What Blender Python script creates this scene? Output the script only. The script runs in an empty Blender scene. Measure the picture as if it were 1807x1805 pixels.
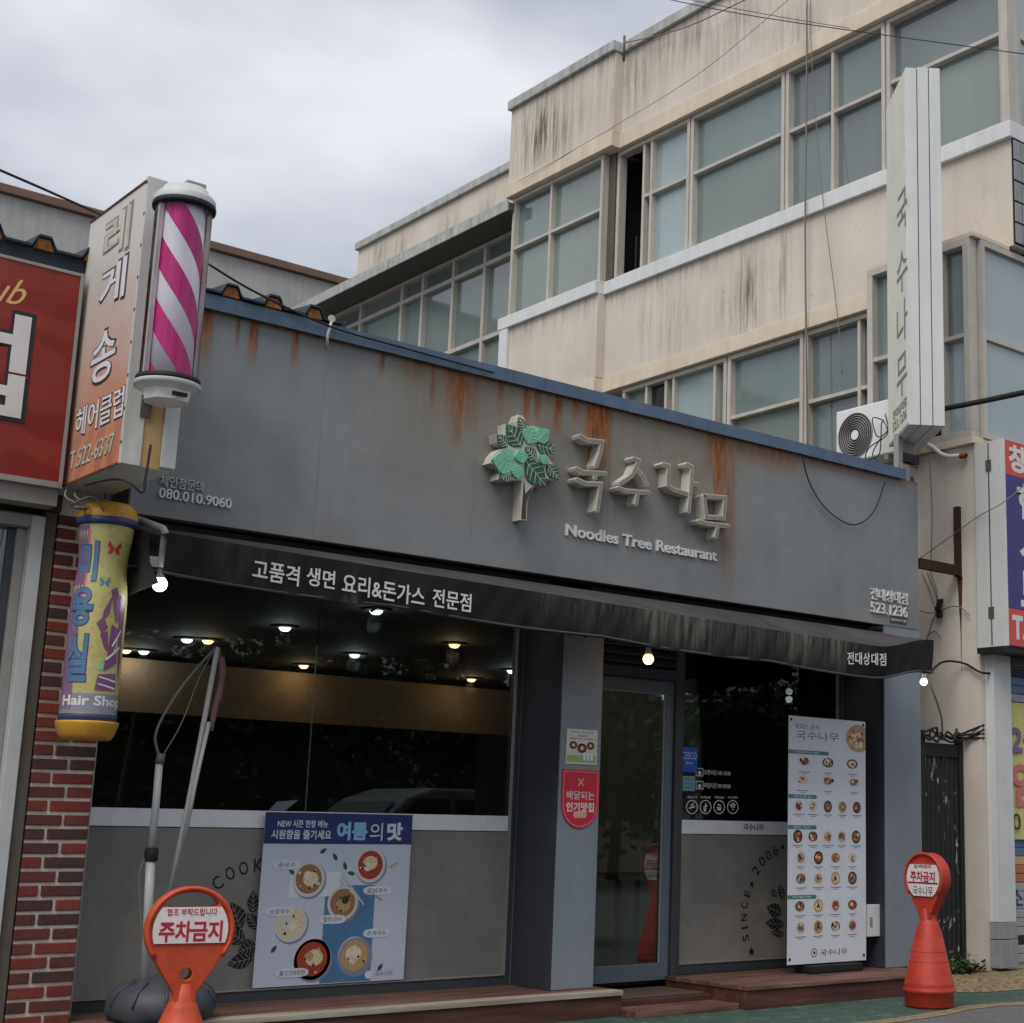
import bpy, bmesh, math, random
import numpy as np
from mathutils import Matrix, Vector
random.seed(7); RNG = np.random.RandomState(11)
S = bpy.context.scene
COL = S.collection

# ------------------------------------------------------------------ camera
W0, H0 = 1807.0, 1805.0
FPX, CX, CY = 2684.228, 1245.679, 890.991
CAM = Vector((0.0, 0.0, 1.35))
RC = [Vector((0.74362348, -0.66835430, 0.01807352)),     # right
      Vector((0.15095087, 0.14149405, -0.97836254)),     # down
      Vector((0.65133552, 0.73026157, 0.20610696))]      # forward
cd = bpy.data.cameras.new('camera'); cam = bpy.data.objects.new('camera', cd); COL.objects.link(cam)
cd.sensor_fit = 'HORIZONTAL'; cd.sensor_width = 36.0; cd.lens = FPX / W0 * 36.0
cd.shift_x = -(CX - W0 / 2) / W0; cd.shift_y = (CY - H0 / 2) / W0
cd.clip_start = 0.05; cd.clip_end = 2000
m = Matrix.Identity(4)
for r in range(3):
    m[r][0] = RC[0][r]; m[r][1] = -RC[1][r]; m[r][2] = -RC[2][r]; m[r][3] = CAM[r]
cam.matrix_world = m
S.camera = cam

# ------------------------------------------------------------------ sky, sun, exposure
SUN_EL, SUN_AZ = math.radians(56), math.radians(244)     # azimuth clockwise from +Y
w = bpy.data.worlds.new('World'); S.world = w; w.use_nodes = True
nt = w.node_tree; nt.nodes.clear()
def wn(t): return nt.nodes.new(t)
out = wn('ShaderNodeOutputWorld'); bg = wn('ShaderNodeBackground'); sky = wn('ShaderNodeTexSky')
sky.sky_type = 'NISHITA'; sky.sun_disc = False; sky.sun_elevation = SUN_EL; sky.sun_rotation = SUN_AZ
sky.air_density = 1.0; sky.dust_density = 4.0
tc = wn('ShaderNodeTexCoord'); mp = wn('ShaderNodeMapping'); mp.inputs['Scale'].default_value = (1.6, 1.6, 3.6)
n1 = wn('ShaderNodeTexNoise'); n1.inputs['Scale'].default_value = 1.7; n1.inputs['Detail'].default_value = 5; n1.inputs['Roughness'].default_value = 0.45
cr = wn('ShaderNodeValToRGB')
cr.color_ramp.elements[0].position = 0.3; cr.color_ramp.elements[0].color = (2.7, 2.9, 3.4, 1)
cr.color_ramp.elements[1].position = 0.66; cr.color_ramp.elements[1].color = (5.4, 5.5, 5.8, 1)
e_ = cr.color_ramp.elements.new(0.48); e_.color = (3.2, 3.4, 3.9, 1)
mx = wn('ShaderNodeMixRGB'); mx.inputs['Fac'].default_value = 0.93
L = nt.links.new
L(tc.outputs['Generated'], mp.inputs['Vector']); L(mp.outputs[0], n1.inputs['Vector']); L(n1.outputs['Fac'], cr.inputs['Fac'])
L(sky.outputs[0], mx.inputs[1]); L(cr.outputs[0], mx.inputs[2]); L(mx.outputs[0], bg.inputs['Color'])
bg.inputs['Strength'].default_value = 0.1
L(bg.outputs[0], out.inputs['Surface'])
sd = bpy.data.lights.new('sun', 'SUN'); sun = bpy.data.objects.new('sun', sd); COL.objects.link(sun)
sd.energy = 1.5; sd.angle = math.radians(40); sd.color = (1.0, 0.97, 0.92)
dsun = Vector((math.sin(SUN_AZ) * math.cos(SUN_EL), math.cos(SUN_AZ) * math.cos(SUN_EL), math.sin(SUN_EL)))
sun.rotation_euler = (-dsun).to_track_quat('-Z', 'Y').to_euler()
S.view_settings.view_transform = 'Standard'; S.view_settings.look = 'None'
S.view_settings.exposure = 0.7; S.view_settings.gamma = 1.0; S.view_settings.use_curve_mapping = False
S.cycles.max_bounces = 8; S.cycles.transparent_max_bounces = 12

# ------------------------------------------------------------------ helpers
def at(px, py, ax, val):
    """point of the photograph's sight line on the plane ax = val"""
    d = RC[0] * ((px - CX) / FPX) + RC[1] * ((py - CY) / FPX) + RC[2]
    i = 'xyz'.index(ax); t = (val - CAM[i]) / d[i]
    return CAM + d * t
def lin(c):
    c /= 255.0
    return c / 12.92 if c <= 0.04045 else ((c + 0.055) / 1.055) ** 2.4
def rgb(r, g, b, k=1.0): return (lin(r) * k, lin(g) * k, lin(b) * k, 1.0)

def smooth(a, b, x):
    t = np.clip((x - a) / (b - a), 0, 1); return t * t * (3 - 2 * t)

# ---- materials
MATS = {}
class NT:
    def __init__(s, name):
        s.m = bpy.data.materials.new(name); s.m.use_nodes = True; s.t = s.m.node_tree
        s.p = s.t.nodes['Principled BSDF']; MATS[name] = s.m
    def n(s, t, **k):
        o = s.t.nodes.new(t)
        for a, b in k.items(): setattr(o, a, b)
        return o
    def l(s, a, b): s.t.links.new(a, b)
    def pos(s, sc=(1, 1, 1)):
        g = s.n('ShaderNodeNewGeometry'); mp = s.n('ShaderNodeMapping'); mp.inputs['Scale'].default_value = sc
        s.l(g.outputs['Position'], mp.inputs['Vector']); return mp.outputs[0]
    def noise(s, scale, detail=4, rough=0.55, sc=(1, 1, 1), vec=None):
        o = s.n('ShaderNodeTexNoise'); o.inputs['Scale'].default_value = scale; o.inputs['Detail'].default_value = detail
        o.inputs['Roughness'].default_value = rough; s.l(vec if vec else s.pos(sc), o.inputs['Vector']); return o.outputs['Fac']
    def ramp(s, fac, stops):
        o = s.n('ShaderNodeValToRGB'); e = o.color_ramp.elements
        while len(e) > 1: e.remove(e[-1])
        for i, (p, c) in enumerate(stops):
            if not hasattr(c, '__len__'): c = (c, c, c, 1)
            if i == 0: e[0].position = p; e[0].color = c
            else:
                q = e.new(p); q.color = c
        s.l(fac, o.inputs['Fac']); return o.outputs['Color']
    def mix(s, fac, a, b, mode='MIX'):
        o = s.n('ShaderNodeMixRGB', blend_type=mode)
        for i, v in enumerate((fac, a, b)):
            if hasattr(v, 'is_linked') or hasattr(v, 'links'): s.l(v, o.inputs[i])
            else: o.inputs[i].default_value = v
        return o.outputs[0]
    def math(s, op, a, b=0.0):
        o = s.n('ShaderNodeMath', operation=op)
        for i, v in enumerate((a, b)):
            if hasattr(v, 'links'): s.l(v, o.inputs[i])
            else: o.inputs[i].default_value = v
        return o.outputs[0]
    def attr(s, name):
        o = s.n('ShaderNodeAttribute'); o.attribute_name = name; return o.outputs['Fac']
    def bump(s, h, strength=0.2, dist=0.01):
        o = s.n('ShaderNodeBump'); o.inputs['Strength'].default_value = strength; o.inputs['Distance'].default_value = dist
        s.l(h, o.inputs['Height']); s.l(o.outputs[0], s.p.inputs['Normal'])
    def col(s, c):
        if hasattr(c, 'links'): s.l(c, s.p.inputs['Base Color'])
        else: s.p.inputs['Base Color'].default_value = c
    def set(s, **k):
        for a, b in k.items():
            nm = {'rough': 'Roughness', 'metal': 'Metallic', 'spec': 'Specular IOR Level', 'trans': 'Transmission Weight', 'ior': 'IOR', 'alpha': 'Alpha', 'coat': 'Coat Weight', 'sheen': 'Sheen Weight'}[a]
            if hasattr(b, 'links'): s.l(b, s.p.inputs[nm])
            else: s.p.inputs[nm].default_value = b
        return s

def plain(name, c, rough=0.6, var=0.12, scale=6.0, grain=0.06, streak=0.0, metal=0.0, spec=0.4, bump=0.0):
    """painted surface: broad tone changes, fine grain, optional runs down the surface"""
    k = NT(name)
    dk = tuple(v * (1 - var) for v in c[:3]) + (1,); lt = tuple(min(1, v * (1 + var)) for v in c[:3]) + (1,)
    a = k.ramp(k.noise(scale, 5, 0.6), [(0.3, dk), (0.7, lt)])
    g = k.ramp(k.noise(90, 2, 0.7), [(0.3, 1 - grain), (0.7, 1 + grain)])
    a = k.mix(1.0, a, g, 'MULTIPLY')
    if streak:
        st = k.ramp(k.noise(1.0, 4, 0.6, sc=(9, 9, 0.5)), [(0.42, 1.0), (0.72, 1 - streak)])
        a = k.mix(1.0, a, st, 'MULTIPLY')
    k.col(a); k.set(rough=rough, metal=metal, spec=spec)
    if bump: k.bump(k.noise(60, 4, 0.6), bump, 0.01)
    return k.m

def emit(name, c, s):
    k = NT(name); k.p.inputs['Emission Color'].default_value = c; k.p.inputs['Emission Strength'].default_value = s; k.col((0.8, 0.8, 0.8, 1)); return k.m

# ---- mesh builder
class MB:
    def __init__(s): s.v = []; s.f = []; s.mi = []; s.sm = []; s.att = {}
    def add(s, vs, fs, mi=0, sm=False):
        o = len(s.v); s.v += [tuple(v) for v in vs]
        for f in fs: s.f.append(tuple(o + i for i in f)); s.mi.append(mi); s.sm.append(sm)
        return s
    def box(s, x0, x1, y0, y1, z0, z1, mi=0):
        v = [(x, y, z) for z in (z0, z1) for y in (y0, y1) for x in (x0, x1)]
        return s.add(v, [(0, 2, 3, 1), (4, 5, 7, 6), (0, 1, 5, 4), (2, 6, 7, 3), (0, 4, 6, 2), (1, 3, 7, 5)], mi)
    def obox(s, c, a, b, d, mi=0):
        """box from corner c along three edge vectors"""
        c, a, b, d = map(Vector, (c, a, b, d))
        v = [c + a * i + b * j + d * k for k in (0, 1) for j in (0, 1) for i in (0, 1)]
        fs = [(0, 2, 3, 1), (4, 5, 7, 6), (0, 1, 5, 4), (2, 6, 7, 3), (0, 4, 6, 2), (1, 3, 7, 5)]
        if a.cross(b).dot(d) < 0: fs = [f[::-1] for f in fs]
        return s.add(v, fs, mi)
    def prism(s, pts, n, mi=0, side=None, cap2=True):
        """polygon of 3d points pulled along n (front face is pts)"""
        pts = [Vector(p) for p in pts]; n = Vector(n); k = len(pts)
        vs = pts + [p + n for p in pts]; side = mi if side is None else side
        nor = Vector((0, 0, 0))
        for i in range(k): nor += pts[i].cross(pts[(i + 1) % k])
        if nor.dot(n) > 0: order = list(range(k))[::-1]
        else: order = list(range(k))
        s.add(vs, [tuple(order)], mi)
        o = len(s.v) - len(vs)
        def put(f, m_): s.f.append(tuple(o + i for i in f)); s.mi.append(m_); s.sm.append(False)
        if cap2: put([i + k for i in order[::-1]], side)
        for i in range(k):
            a, b = order[i], order[(i + 1) % k]; put((b, a, a + k, b + k), side)
        return s
    def tube(s, path, r, seg=8, mi=0, r2=None, cap=True):
        path = [Vector(p) for p in path]; n = len(path); rings = []
        up = Vector((0, 0, 1)); prev = None
        for i, p in enumerate(path):
            t = (path[min(i + 1, n - 1)] - path[max(i - 1, 0)]).normalized()
            if prev is None:
                a = t.cross(up)
                if a.length < 1e-3: a = t.cross(Vector((1, 0, 0)))
            else: a = prev - t * prev.dot(t)
            a.normalize(); prev = a; b = t.cross(a)
            rr = r if r2 is None else r + (r2 - r) * i / (n - 1)
            if hasattr(r, '__len__'): rr = r[i]
            rings.append([p + (a * math.cos(2 * math.pi * k / seg) + b * math.sin(2 * math.pi * k / seg)) * rr for k in range(seg)])
        vs = [v for ring in rings for v in ring]; fs = []
        for i in range(n - 1):
            for k in range(seg):
                k2 = (k + 1) % seg; fs.append((i * seg + k, i * seg + k2, (i + 1) * seg + k2, (i + 1) * seg + k))
        s.add(vs, fs, mi, True)
        if cap:
            o = len(s.v) - len(vs)
            for ring, rev in ((0, True), (n - 1, False)):
                f = [o + ring * seg + k for k in range(seg)]
                s.f.append(tuple(f[::-1] if rev else f)); s.mi.append(mi); s.sm.append(False)
        return s
    def lathe(s, c, prof, seg=24, mi=0, axis=(0, 0, 1), sm=True):
        """profile of (radius, height) about an axis"""
        c = Vector(c); ax = Vector(axis).normalized(); a = ax.orthogonal().normalized(); b = ax.cross(a)
        vs = []; fs = []; n = len(prof)
        for (r, h) in prof:
            for k in range(seg):
                th = 2 * math.pi * k / seg; vs.append(c + ax * h + (a * math.cos(th) + b * math.sin(th)) * max(r, 1e-4))
        for i in range(n - 1):
            for k in range(seg):
                k2 = (k + 1) % seg; fs.append((i * seg + k, i * seg + k2, (i + 1) * seg + k2, (i + 1) * seg + k))
        if isinstance(mi, (list, tuple)):
            o = len(s.v); s.v += [tuple(v) for v in vs]
            for j, f in enumerate(fs): s.f.append(tuple(o + i for i in f)); s.mi.append(mi[j // seg]); s.sm.append(sm)
            return s
        return s.add(vs, fs, mi, sm)
    def disc(s, c, r, u, v, n, depth=0.002, seg=20, mi=0, ry=None):
        c, u, v = Vector(c), Vector(u), Vector(v); ry = r if ry is None else ry
        pts = [c + u * math.cos(2 * math.pi * k / seg) * r + v * math.sin(2 * math.pi * k / seg) * ry for k in range(seg)]
        return s.prism(pts, Vector(n) * depth, mi)
    def build(s, name, mats, parent=None, bevel=0.0):
        me = bpy.data.meshes.new(name); me.from_pydata(s.v, [], s.f)
        if not isinstance(mats, (list, tuple)): mats = [mats]
        for q in mats: me.materials.append(MATS[q] if isinstance(q, str) else q)
        me.polygons.foreach_set('material_index', s.mi); me.polygons.foreach_set('use_smooth', s.sm)
        for k, vals in s.att.items():
            at_ = me.attributes.new(k, 'FLOAT', 'POINT'); at_.data.foreach_set('value', np.asarray(vals, dtype=np.float32))
        me.update(); return link(name, me, parent, bevel)
def link(name, me, parent=None, bevel=0.0):
    o = bpy.data.objects.new(name, me); COL.objects.link(o)
    if parent is not None: adopt(o, parent)
    if bevel:
        b = o.modifiers.new('bevel', 'BEVEL'); b.width = bevel; b.segments = 2; b.limit_method = 'ANGLE'; b.angle_limit = math.radians(40)
    return o
def adopt(o, parent):
    o.parent = parent
    o.matrix_parent_inverse = Matrix.Translation(-parent.location) if parent.type == 'EMPTY' else Matrix.Identity(4)
def tag(o, label, cat, group=None):
    o['label'] = label; o['category'] = cat
    if group: o['group'] = group
    return o
def thing(name, label, cat, loc, group=None):
    o = bpy.data.objects.new(name, None); COL.objects.link(o); o.location = Vector(loc); o.empty_display_size = 0.1
    return tag(o, label, cat, group)
def struct(o, kind='structure'): o['kind'] = kind; return o

def grid(mb, o, u, v, nu, nv, fn=None, mi=0):
    """sheet o + a*u + b*v, a,b in 0..1; fn(P array) -> dict of attributes"""
    o, u, v = (np.array(q, float) for q in (o, u, v))
    A, B = np.meshgrid(np.linspace(0, 1, nu + 1), np.linspace(0, 1, nv + 1))
    P = o + A[..., None] * u + B[..., None] * v
    P = P.reshape(-1, 3); b0 = len(mb.v)
    mb.v += [tuple(p) for p in P]
    for j in range(nv):
        for i in range(nu):
            a = b0 + j * (nu + 1) + i
            mb.f.append((a, a + 1, a + nu + 2, a + nu + 1)); mb.mi.append(mi); mb.sm.append(False)
    if fn:
        for k, vals in fn(P).items(): mb.att.setdefault(k, []).extend(vals)
    return P

# ---- lettering
_tx = {}
def glyphs(body, bold=0.0, extr=0.0, shear=0.0, res=3):
    key = (body, bold, extr, shear)
    if key in _tx: return _tx[key]
    cu = bpy.data.curves.new('t', 'FONT'); cu.body = body; cu.size = 1.0; cu.offset = bold; cu.extrude = extr; cu.shear = shear
    cu.resolution_u = res; cu.fill_mode = 'BOTH' if extr else 'FRONT'
    ob = bpy.data.objects.new('t', cu)
    me = bpy.data.meshes.new_from_object(ob)
    n = len(me.vertices); co = np.zeros(n * 3, np.float32); me.vertices.foreach_get('co', co); co = co.reshape(-1, 3)
    fs = [tuple(p.vertices) for p in me.polygons]
    bpy.data.objects.remove(ob); bpy.data.curves.remove(cu); bpy.data.meshes.remove(me)
    _tx[key] = (co, fs); return _tx[key]
def letter(mb, body, o, u, v, n, bold=0.0, depth=0.004, mi=0, shear=0.0, lift=0.0, keep=False, centre=False):
    """lettering fitted to the rectangle o, o+u, o+v; n points out of the surface"""
    co, fs = glyphs(body, bold, 0.5, shear); o, u, v, n = (Vector(q) for q in (o, u, v, n)); n = n.normalized()
    lo = co.min(0); hi = co.max(0); sz = hi - lo
    U = u / sz[0]; V = v / sz[1]
    if keep:
        kk = min(u.length / sz[0], v.length / sz[1]); o2 = o + u * 0.5 + v * 0.5
        U = u.normalized() * kk; V = v.normalized() * kk; o = o2 - U * sz[0] / 2 - V * sz[1] / 2
    vs = [o + U * float(c[0] - lo[0]) + V * float(c[1] - lo[1]) + n * (lift + depth * (0.5 + float(c[2]))) for c in co]
    fl = U.cross(V).dot(n) < 0
    mb.add(vs, [f[::-1] for f in fs] if fl else fs, mi); return mb

def split_letters(mb, name, m_, parent):
    """one part for each character of a line: pieces that overlap along the line belong together"""
    par = list(range(len(mb.v)))
    def find(i):
        while par[i] != i: par[i] = par[par[i]]; i = par[i]
        return i
    for f in mb.f:
        r = find(f[0])
        for q in f[1:]: par[find(q)] = r
    comp = {}
    for i in range(len(mb.v)): comp.setdefault(find(i), []).append(i)
    iv = sorted((min(mb.v[i][0] for i in c), max(mb.v[i][0] for i in c), k) for k, c in comp.items()); groups = []
    for a, b, k in iv:
        if groups and a < groups[-1][1] - .0005: groups[-1][1] = max(groups[-1][1], b); groups[-1][2].add(k)
        else: groups.append([a, b, {k}])
    for a, b, ks in groups:
        idx = [i for k in ks for i in comp[k]]; mp_ = {i: j for j, i in enumerate(idx)}; o = MB()
        o.add([mb.v[i] for i in idx], [tuple(mp_[i] for i in f) for f in mb.f if find(f[0]) in ks]); o.build(name, m_, parent)
def stroke_poly(pts, w, rnd=2):
    """outline of a thick polyline in 2d"""
    P = [Vector(p) for p in pts]; L_, R_ = [], []
    n = len(P)
    for i in range(n):
        a = P[max(i - 1, 0)]; b = P[min(i + 1, n - 1)]; d0 = (P[i] - a); d1 = (b - P[i])
        d = ((d0.normalized() if d0.length else Vector((0, 0))) + (d1.normalized() if d1.length else Vector((0, 0))))
        if d.length < 1e-6: d = d1
        d.normalize(); nn = Vector((-d.y, d.x))
        ref = d1 if d1.length else d0; ref = ref.normalized(); c = max(0.55, abs(ref.dot(d)))
        L_.append(P[i] + nn * w / 2 / c); R_.append(P[i] - nn * w / 2 / c)
    d = (P[-1] - P[-2]).normalized(); d0 = (P[0] - P[1]).normalized()
    return L_ + [P[-1] + d * w * 0.35] + R_[::-1] + [P[0] + d0 * w * 0.35]
def leaf_poly(base, tip, wd, k=12):
    b, t = Vector(base), Vector(tip); d = t - b; n = Vector((-d.y, d.x)).normalized()
    s = [math.sin(math.pi * (i / k) ** 0.85) for i in range(k + 1)]
    return [b + d * (i / k) + n * wd / 2 * s[i] for i in range(k + 1)] + [b + d * (i / k) - n * wd / 2 * s[i] for i in range(k - 1, 0, -1)]

# ------------------------------------------------------------------ materials
def make_materials():
    k = NT('asphalt'); a = k.ramp(k.noise(40, 4, 0.7), [(0.3, rgb(70, 70, 72)), (0.7, rgb(112, 111, 112))])
    k.col(k.mix(1.0, a, k.ramp(k.noise(1.2, 4), [(0.35, 0.8), (0.7, 1.1)]), 'MULTIPLY')); k.set(rough=0.9); k.bump(k.noise(120, 3), 0.4, 0.01)
    k = NT('green_paving'); v = k.n('ShaderNodeTexVoronoi', feature='DISTANCE_TO_EDGE'); v.inputs['Scale'].default_value = 3.2
    wob = k.n('ShaderNodeVectorMath', operation='ADD'); nz = k.n('ShaderNodeTexNoise'); nz.inputs['Scale'].default_value = 4.0
    k.l(k.pos(), nz.inputs['Vector']); k.l(k.pos((1, 1.6, 1)), wob.inputs[0]); k.l(nz.outputs['Color'], wob.inputs[1]); k.l(wob.outputs[0], v.inputs['Vector'])
    base = k.ramp(k.noise(7, 5, 0.7), [(0.3, rgb(36, 58, 50)), (0.7, rgb(62, 86, 75))])
    worn = k.math('MULTIPLY', k.ramp(v.outputs['Distance'], [(0.0, 1.0), (0.045, 0.0)]), k.ramp(k.noise(5, 4, 0.7), [(0.45, 0.0), (0.62, 0.8)]))
    k.col(k.mix(worn, base, rgb(120, 136, 128))); k.set(rough=0.85); k.bump(k.noise(80, 4), 0.3, 0.008)
    plain('ochre', rgb(124, 112, 86), 0.9, 0.25, 14, 0.15, bump=0.3)
    k = NT('dry_soil'); k.col(k.ramp(k.noise(22, 5, 0.7), [(0.32, rgb(74, 56, 42)), (0.5, rgb(124, 108, 82)), (0.75, rgb(150, 136, 108))])); k.set(rough=0.95); k.bump(k.noise(50, 4), 0.6, 0.02)
    k = NT('deck_wood'); g = k.noise(1.0, 6, 0.65, sc=(1.2, 22, 22)); k.col(k.mix(1.0, k.ramp(g, [(0.3, rgb(70, 46, 38)), (0.55, rgb(118, 84, 70)), (0.75, rgb(150, 124, 108))]), k.ramp(k.noise(3, 3), [(0.3, 0.75), (0.7, 1.15)]), 'MULTIPLY')); k.set(rough=0.7); k.bump(g, 0.3, 0.004)
    k = NT('deck_pale'); g = k.noise(1.0, 6, 0.65, sc=(1.5, 26, 26)); k.col(k.ramp(g, [(0.3, rgb(128, 112, 96)), (0.7, rgb(186, 176, 158))])); k.set(rough=0.75); k.bump(g, 0.3, 0.004)
    k = NT('deck_riser'); g = k.noise(1.0, 6, 0.65, sc=(1.4, 16, 20)); k.col(k.ramp(g, [(0.3, rgb(52, 28, 22)), (0.6, rgb(92, 56, 44)), (0.8, rgb(128, 96, 76))])); k.set(rough=0.75); k.bump(g, 0.3, 0.004)
    plain('rubber_mat', rgb(84, 70, 62), 0.85, 0.2, 9, 0.15, bump=0.4)
    # grey render of the sign board with rust and grime runs
    k = NT('fascia_paint')
    b = k.ramp(k.noise(1.3, 5, 0.6), [(0.3, rgb(121, 125, 127)), (0.7, rgb(139, 142, 143))])
    b = k.mix(1.0, b, k.ramp(k.noise(1.0, 5, 0.6, sc=(7, 7, 0.35)), [(0.4, 1.0), (0.75, 0.93)]), 'MULTIPLY')
    b = k.mix(1.0, b, k.ramp(k.noise(140, 2, 0.8), [(0.3, 0.93), (0.7, 1.07)]), 'MULTIPLY')
    gr = k.math('MULTIPLY', k.attr('grime'), k.ramp(k.noise(1.0, 5, 0.7, sc=(16, 16, 1.2)), [(0.3, 0.45), (0.6, 1.0)]))
    b = k.mix(gr, b, rgb(124, 110, 80)); b = k.mix(k.ramp(k.noise(2.2, 6, 0.7), [(0.5, 0.0), (0.72, 0.28)]), b, rgb(104, 100, 88))
    ru = k.math('MULTIPLY', k.attr('rust'), k.ramp(k.noise(1.0, 5, 0.75, sc=(38, 38, 3.0)), [(0.26, 0.5), (0.42, 1.0)]))
    rc = k.ramp(k.noise(1.0, 4, 0.7, sc=(30, 30, 5)), [(0.35, rgb(92, 48, 20)), (0.65, rgb(162, 100, 46))])
    k.col(k.mix(ru, b, rc)); k.set(rough=0.58, spec=0.35); k.bump(k.math('ADD', k.math('MULTIPLY', k.noise(110, 4, 0.7), .12), k.math('MULTIPLY', k.noise(1.4, 3, 0.5), 3.0)), 0.35, 0.012)
    plain('trim_blue', rgb(86, 106, 126), 0.5, 0.16, 5, 0.06, streak=0.2)
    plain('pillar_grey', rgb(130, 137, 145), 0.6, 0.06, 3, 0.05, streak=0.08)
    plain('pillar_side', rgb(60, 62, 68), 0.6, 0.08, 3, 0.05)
    k = NT('awning_fabric'); k.col(k.mix(1.0, k.ramp(k.noise(2.5, 5), [(0.3, rgb(56, 53, 55)), (0.7, rgb(74, 70, 72))]), k.ramp(k.noise(180, 2), [(0.3, 0.88), (0.7, 1.12)]), 'MULTIPLY')); k.set(rough=0.8, spec=0.2); k.bump(k.noise(6, 4), 0.3, 0.02)
    k = NT('valance_fabric'); b = k.mix(1.0, k.ramp(k.noise(4, 5), [(0.3, rgb(24, 23, 24)), (0.7, rgb(36, 34, 35))]), k.ramp(k.noise(160, 2), [(0.3, 0.85), (0.7, 1.15)]), 'MULTIPLY')
    gr = k.math('MULTIPLY', k.attr('grime'), k.ramp(k.noise(1.0, 6, 0.75, sc=(19, 19, 1.1)), [(0.36, 0.0), (0.7, 0.7)]))
    k.col(k.mix(gr, b, rgb(140, 135, 122))); k.set(rough=0.75, spec=0.25)
    plain('alu_white', rgb(190, 191, 190), 0.45, 0.06, 5, 0.04, streak=0.08)
    plain('alu_grey', rgb(150, 146, 140), 0.5, 0.08, 5, 0.05, streak=0.12)
    plain('alu_frame', rgb(188, 182, 172), 0.5, 0.08, 5, 0.05, streak=0.16)
    plain('alu_brown', rgb(92, 84, 76), 0.5, 0.12, 5, 0.05, streak=0.16)
    plain('frame_dark', rgb(66, 70, 74), 0.4, 0.08, 5, 0.04)
    plain('frame_bluegrey', rgb(98, 108, 118), 0.4, 0.08, 5, 0.04)
    plain('black_metal', rgb(30, 30, 32), 0.55, 0.2, 8, 0.1)
    plain('black_rubber', rgb(26, 26, 28), 0.7, 0.1)
    plain('white_paint', rgb(205, 206, 203), 0.5, 0.05, 3, 0.03, streak=0.08)
    plain('blade_face', rgb(232, 229, 216), 0.45, 0.05, 4, 0.04, streak=0.06); plain('white_worn', rgb(200, 200, 194), 0.55, 0.07, 4, 0.05, streak=0.22)
    plain('white_plastic', rgb(222, 223, 220), 0.35, 0.04)
    plain('band_white', rgb(232, 235, 237), 0.4, 0.04)
    k = NT('shop_glass'); k.t.nodes.remove(k.p); tr = k.n('ShaderNodeBsdfTransparent'); tr.inputs[0].default_value = (0.8, 0.83, 0.82, 1); gl = k.n('ShaderNodeBsdfGlossy'); gl.inputs['Roughness'].default_value = 0.012
    gl.inputs['Color'].default_value = (0.85, 0.9, 0.9, 1); fr = k.n('ShaderNodeFresnel'); fr.inputs[0].default_value = 1.5; ms = k.n('ShaderNodeMixShader')
    k.l(fr.outputs[0], ms.inputs[0]); k.l(tr.outputs[0], ms.inputs[1]); k.l(gl.outputs[0], ms.inputs[2]); k.l(ms.outputs[0], k.t.nodes['Material Output'].inputs['Surface'])
    k = NT('frosted_film'); k.col(k.mix(1.0, k.ramp(k.noise(1.1, 4), [(0.3, rgb(132, 132, 129)), (0.7, rgb(158, 153, 144))]), k.ramp(k.noise(150, 2), [(0.3, 0.94), (0.7, 1.06)]), 'MULTIPLY')); k.set(rough=0.35, alpha=k.ramp(k.noise(1.6, 5, 0.65), [(0.35, 0.62), (0.65, 0.88)]), spec=0.4)
    plain('film_ink', rgb(26, 26, 26), 0.5, 0.1)
    plain('wall_cream', rgb(150, 128, 106), 0.8, 0.12, 3)
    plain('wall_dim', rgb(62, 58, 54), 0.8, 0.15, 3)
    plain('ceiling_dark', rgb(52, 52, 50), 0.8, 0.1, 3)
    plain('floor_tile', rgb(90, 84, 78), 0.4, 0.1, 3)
    # bricks take their own tone each
    k = NT('brick'); oi = k.n('ShaderNodeObjectInfo'); c = k.ramp(oi.outputs['Random'], [(0.0, rgb(66, 44, 42)), (0.3, rgb(96, 48, 42)), (0.55, rgb(128, 50, 42)), (0.8, rgb(108, 44, 38)), (1.0, rgb(60, 46, 44))])
    c = k.mix(1.0, c, k.ramp(k.noise(34, 5, 0.7), [(0.3, 0.72), (0.7, 1.2)]), 'MULTIPLY')
    sc_ = k.math('MULTIPLY', k.ramp(k.noise(1.0, 3, 0.6, sc=(70, 70, 26)), [(0.66, 0.0), (0.72, 1.0)]), 0.35)
    k.col(k.mix(sc_, c, rgb(160, 120, 108))); k.set(rough=0.8); k.bump(k.noise(60, 5, 0.7), 0.5, 0.006)
    plain('mortar', rgb(214, 203, 190), 0.9, 0.12, 12, 0.12, bump=0.4)
    k = NT('red_sign'); v = k.n('ShaderNodeTexWave', wave_type='RINGS'); v.inputs['Scale'].default_value = 0.55; v.inputs['Distortion'].default_value = 9; v.inputs['Detail'].default_value = 1.5; v.inputs['Detail Scale'].default_value = 1.2
    k.l(k.pos((2.2, 1, 2.2)), v.inputs['Vector'])
    k.col(k.mix(1.0, k.ramp(v.outputs['Color'], [(0.42, rgb(128, 28, 21)), (0.56, rgb(139, 42, 30))]), k.ramp(k.noise(3, 4), [(0.3, 0.86), (0.7, 1.06)]), 'MULTIPLY')); k.set(rough=0.4, spec=0.5)
    k = NT('peach_sign'); g = k.n('ShaderNodeNewGeometry'); sx = k.n('ShaderNodeSeparateXYZ'); k.l(g.outputs['Position'], sx.inputs[0])
    v = k.n('ShaderNodeTexWave', wave_type='RINGS'); v.inputs['Scale'].default_value = 0.7; v.inputs['Distortion'].default_value = 10; v.inputs['Detail'].default_value = 1.5; v.inputs['Detail Scale'].default_value = 1.3; k.l(k.pos((1, 2.4, 2.4)), v.inputs['Vector'])
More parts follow.
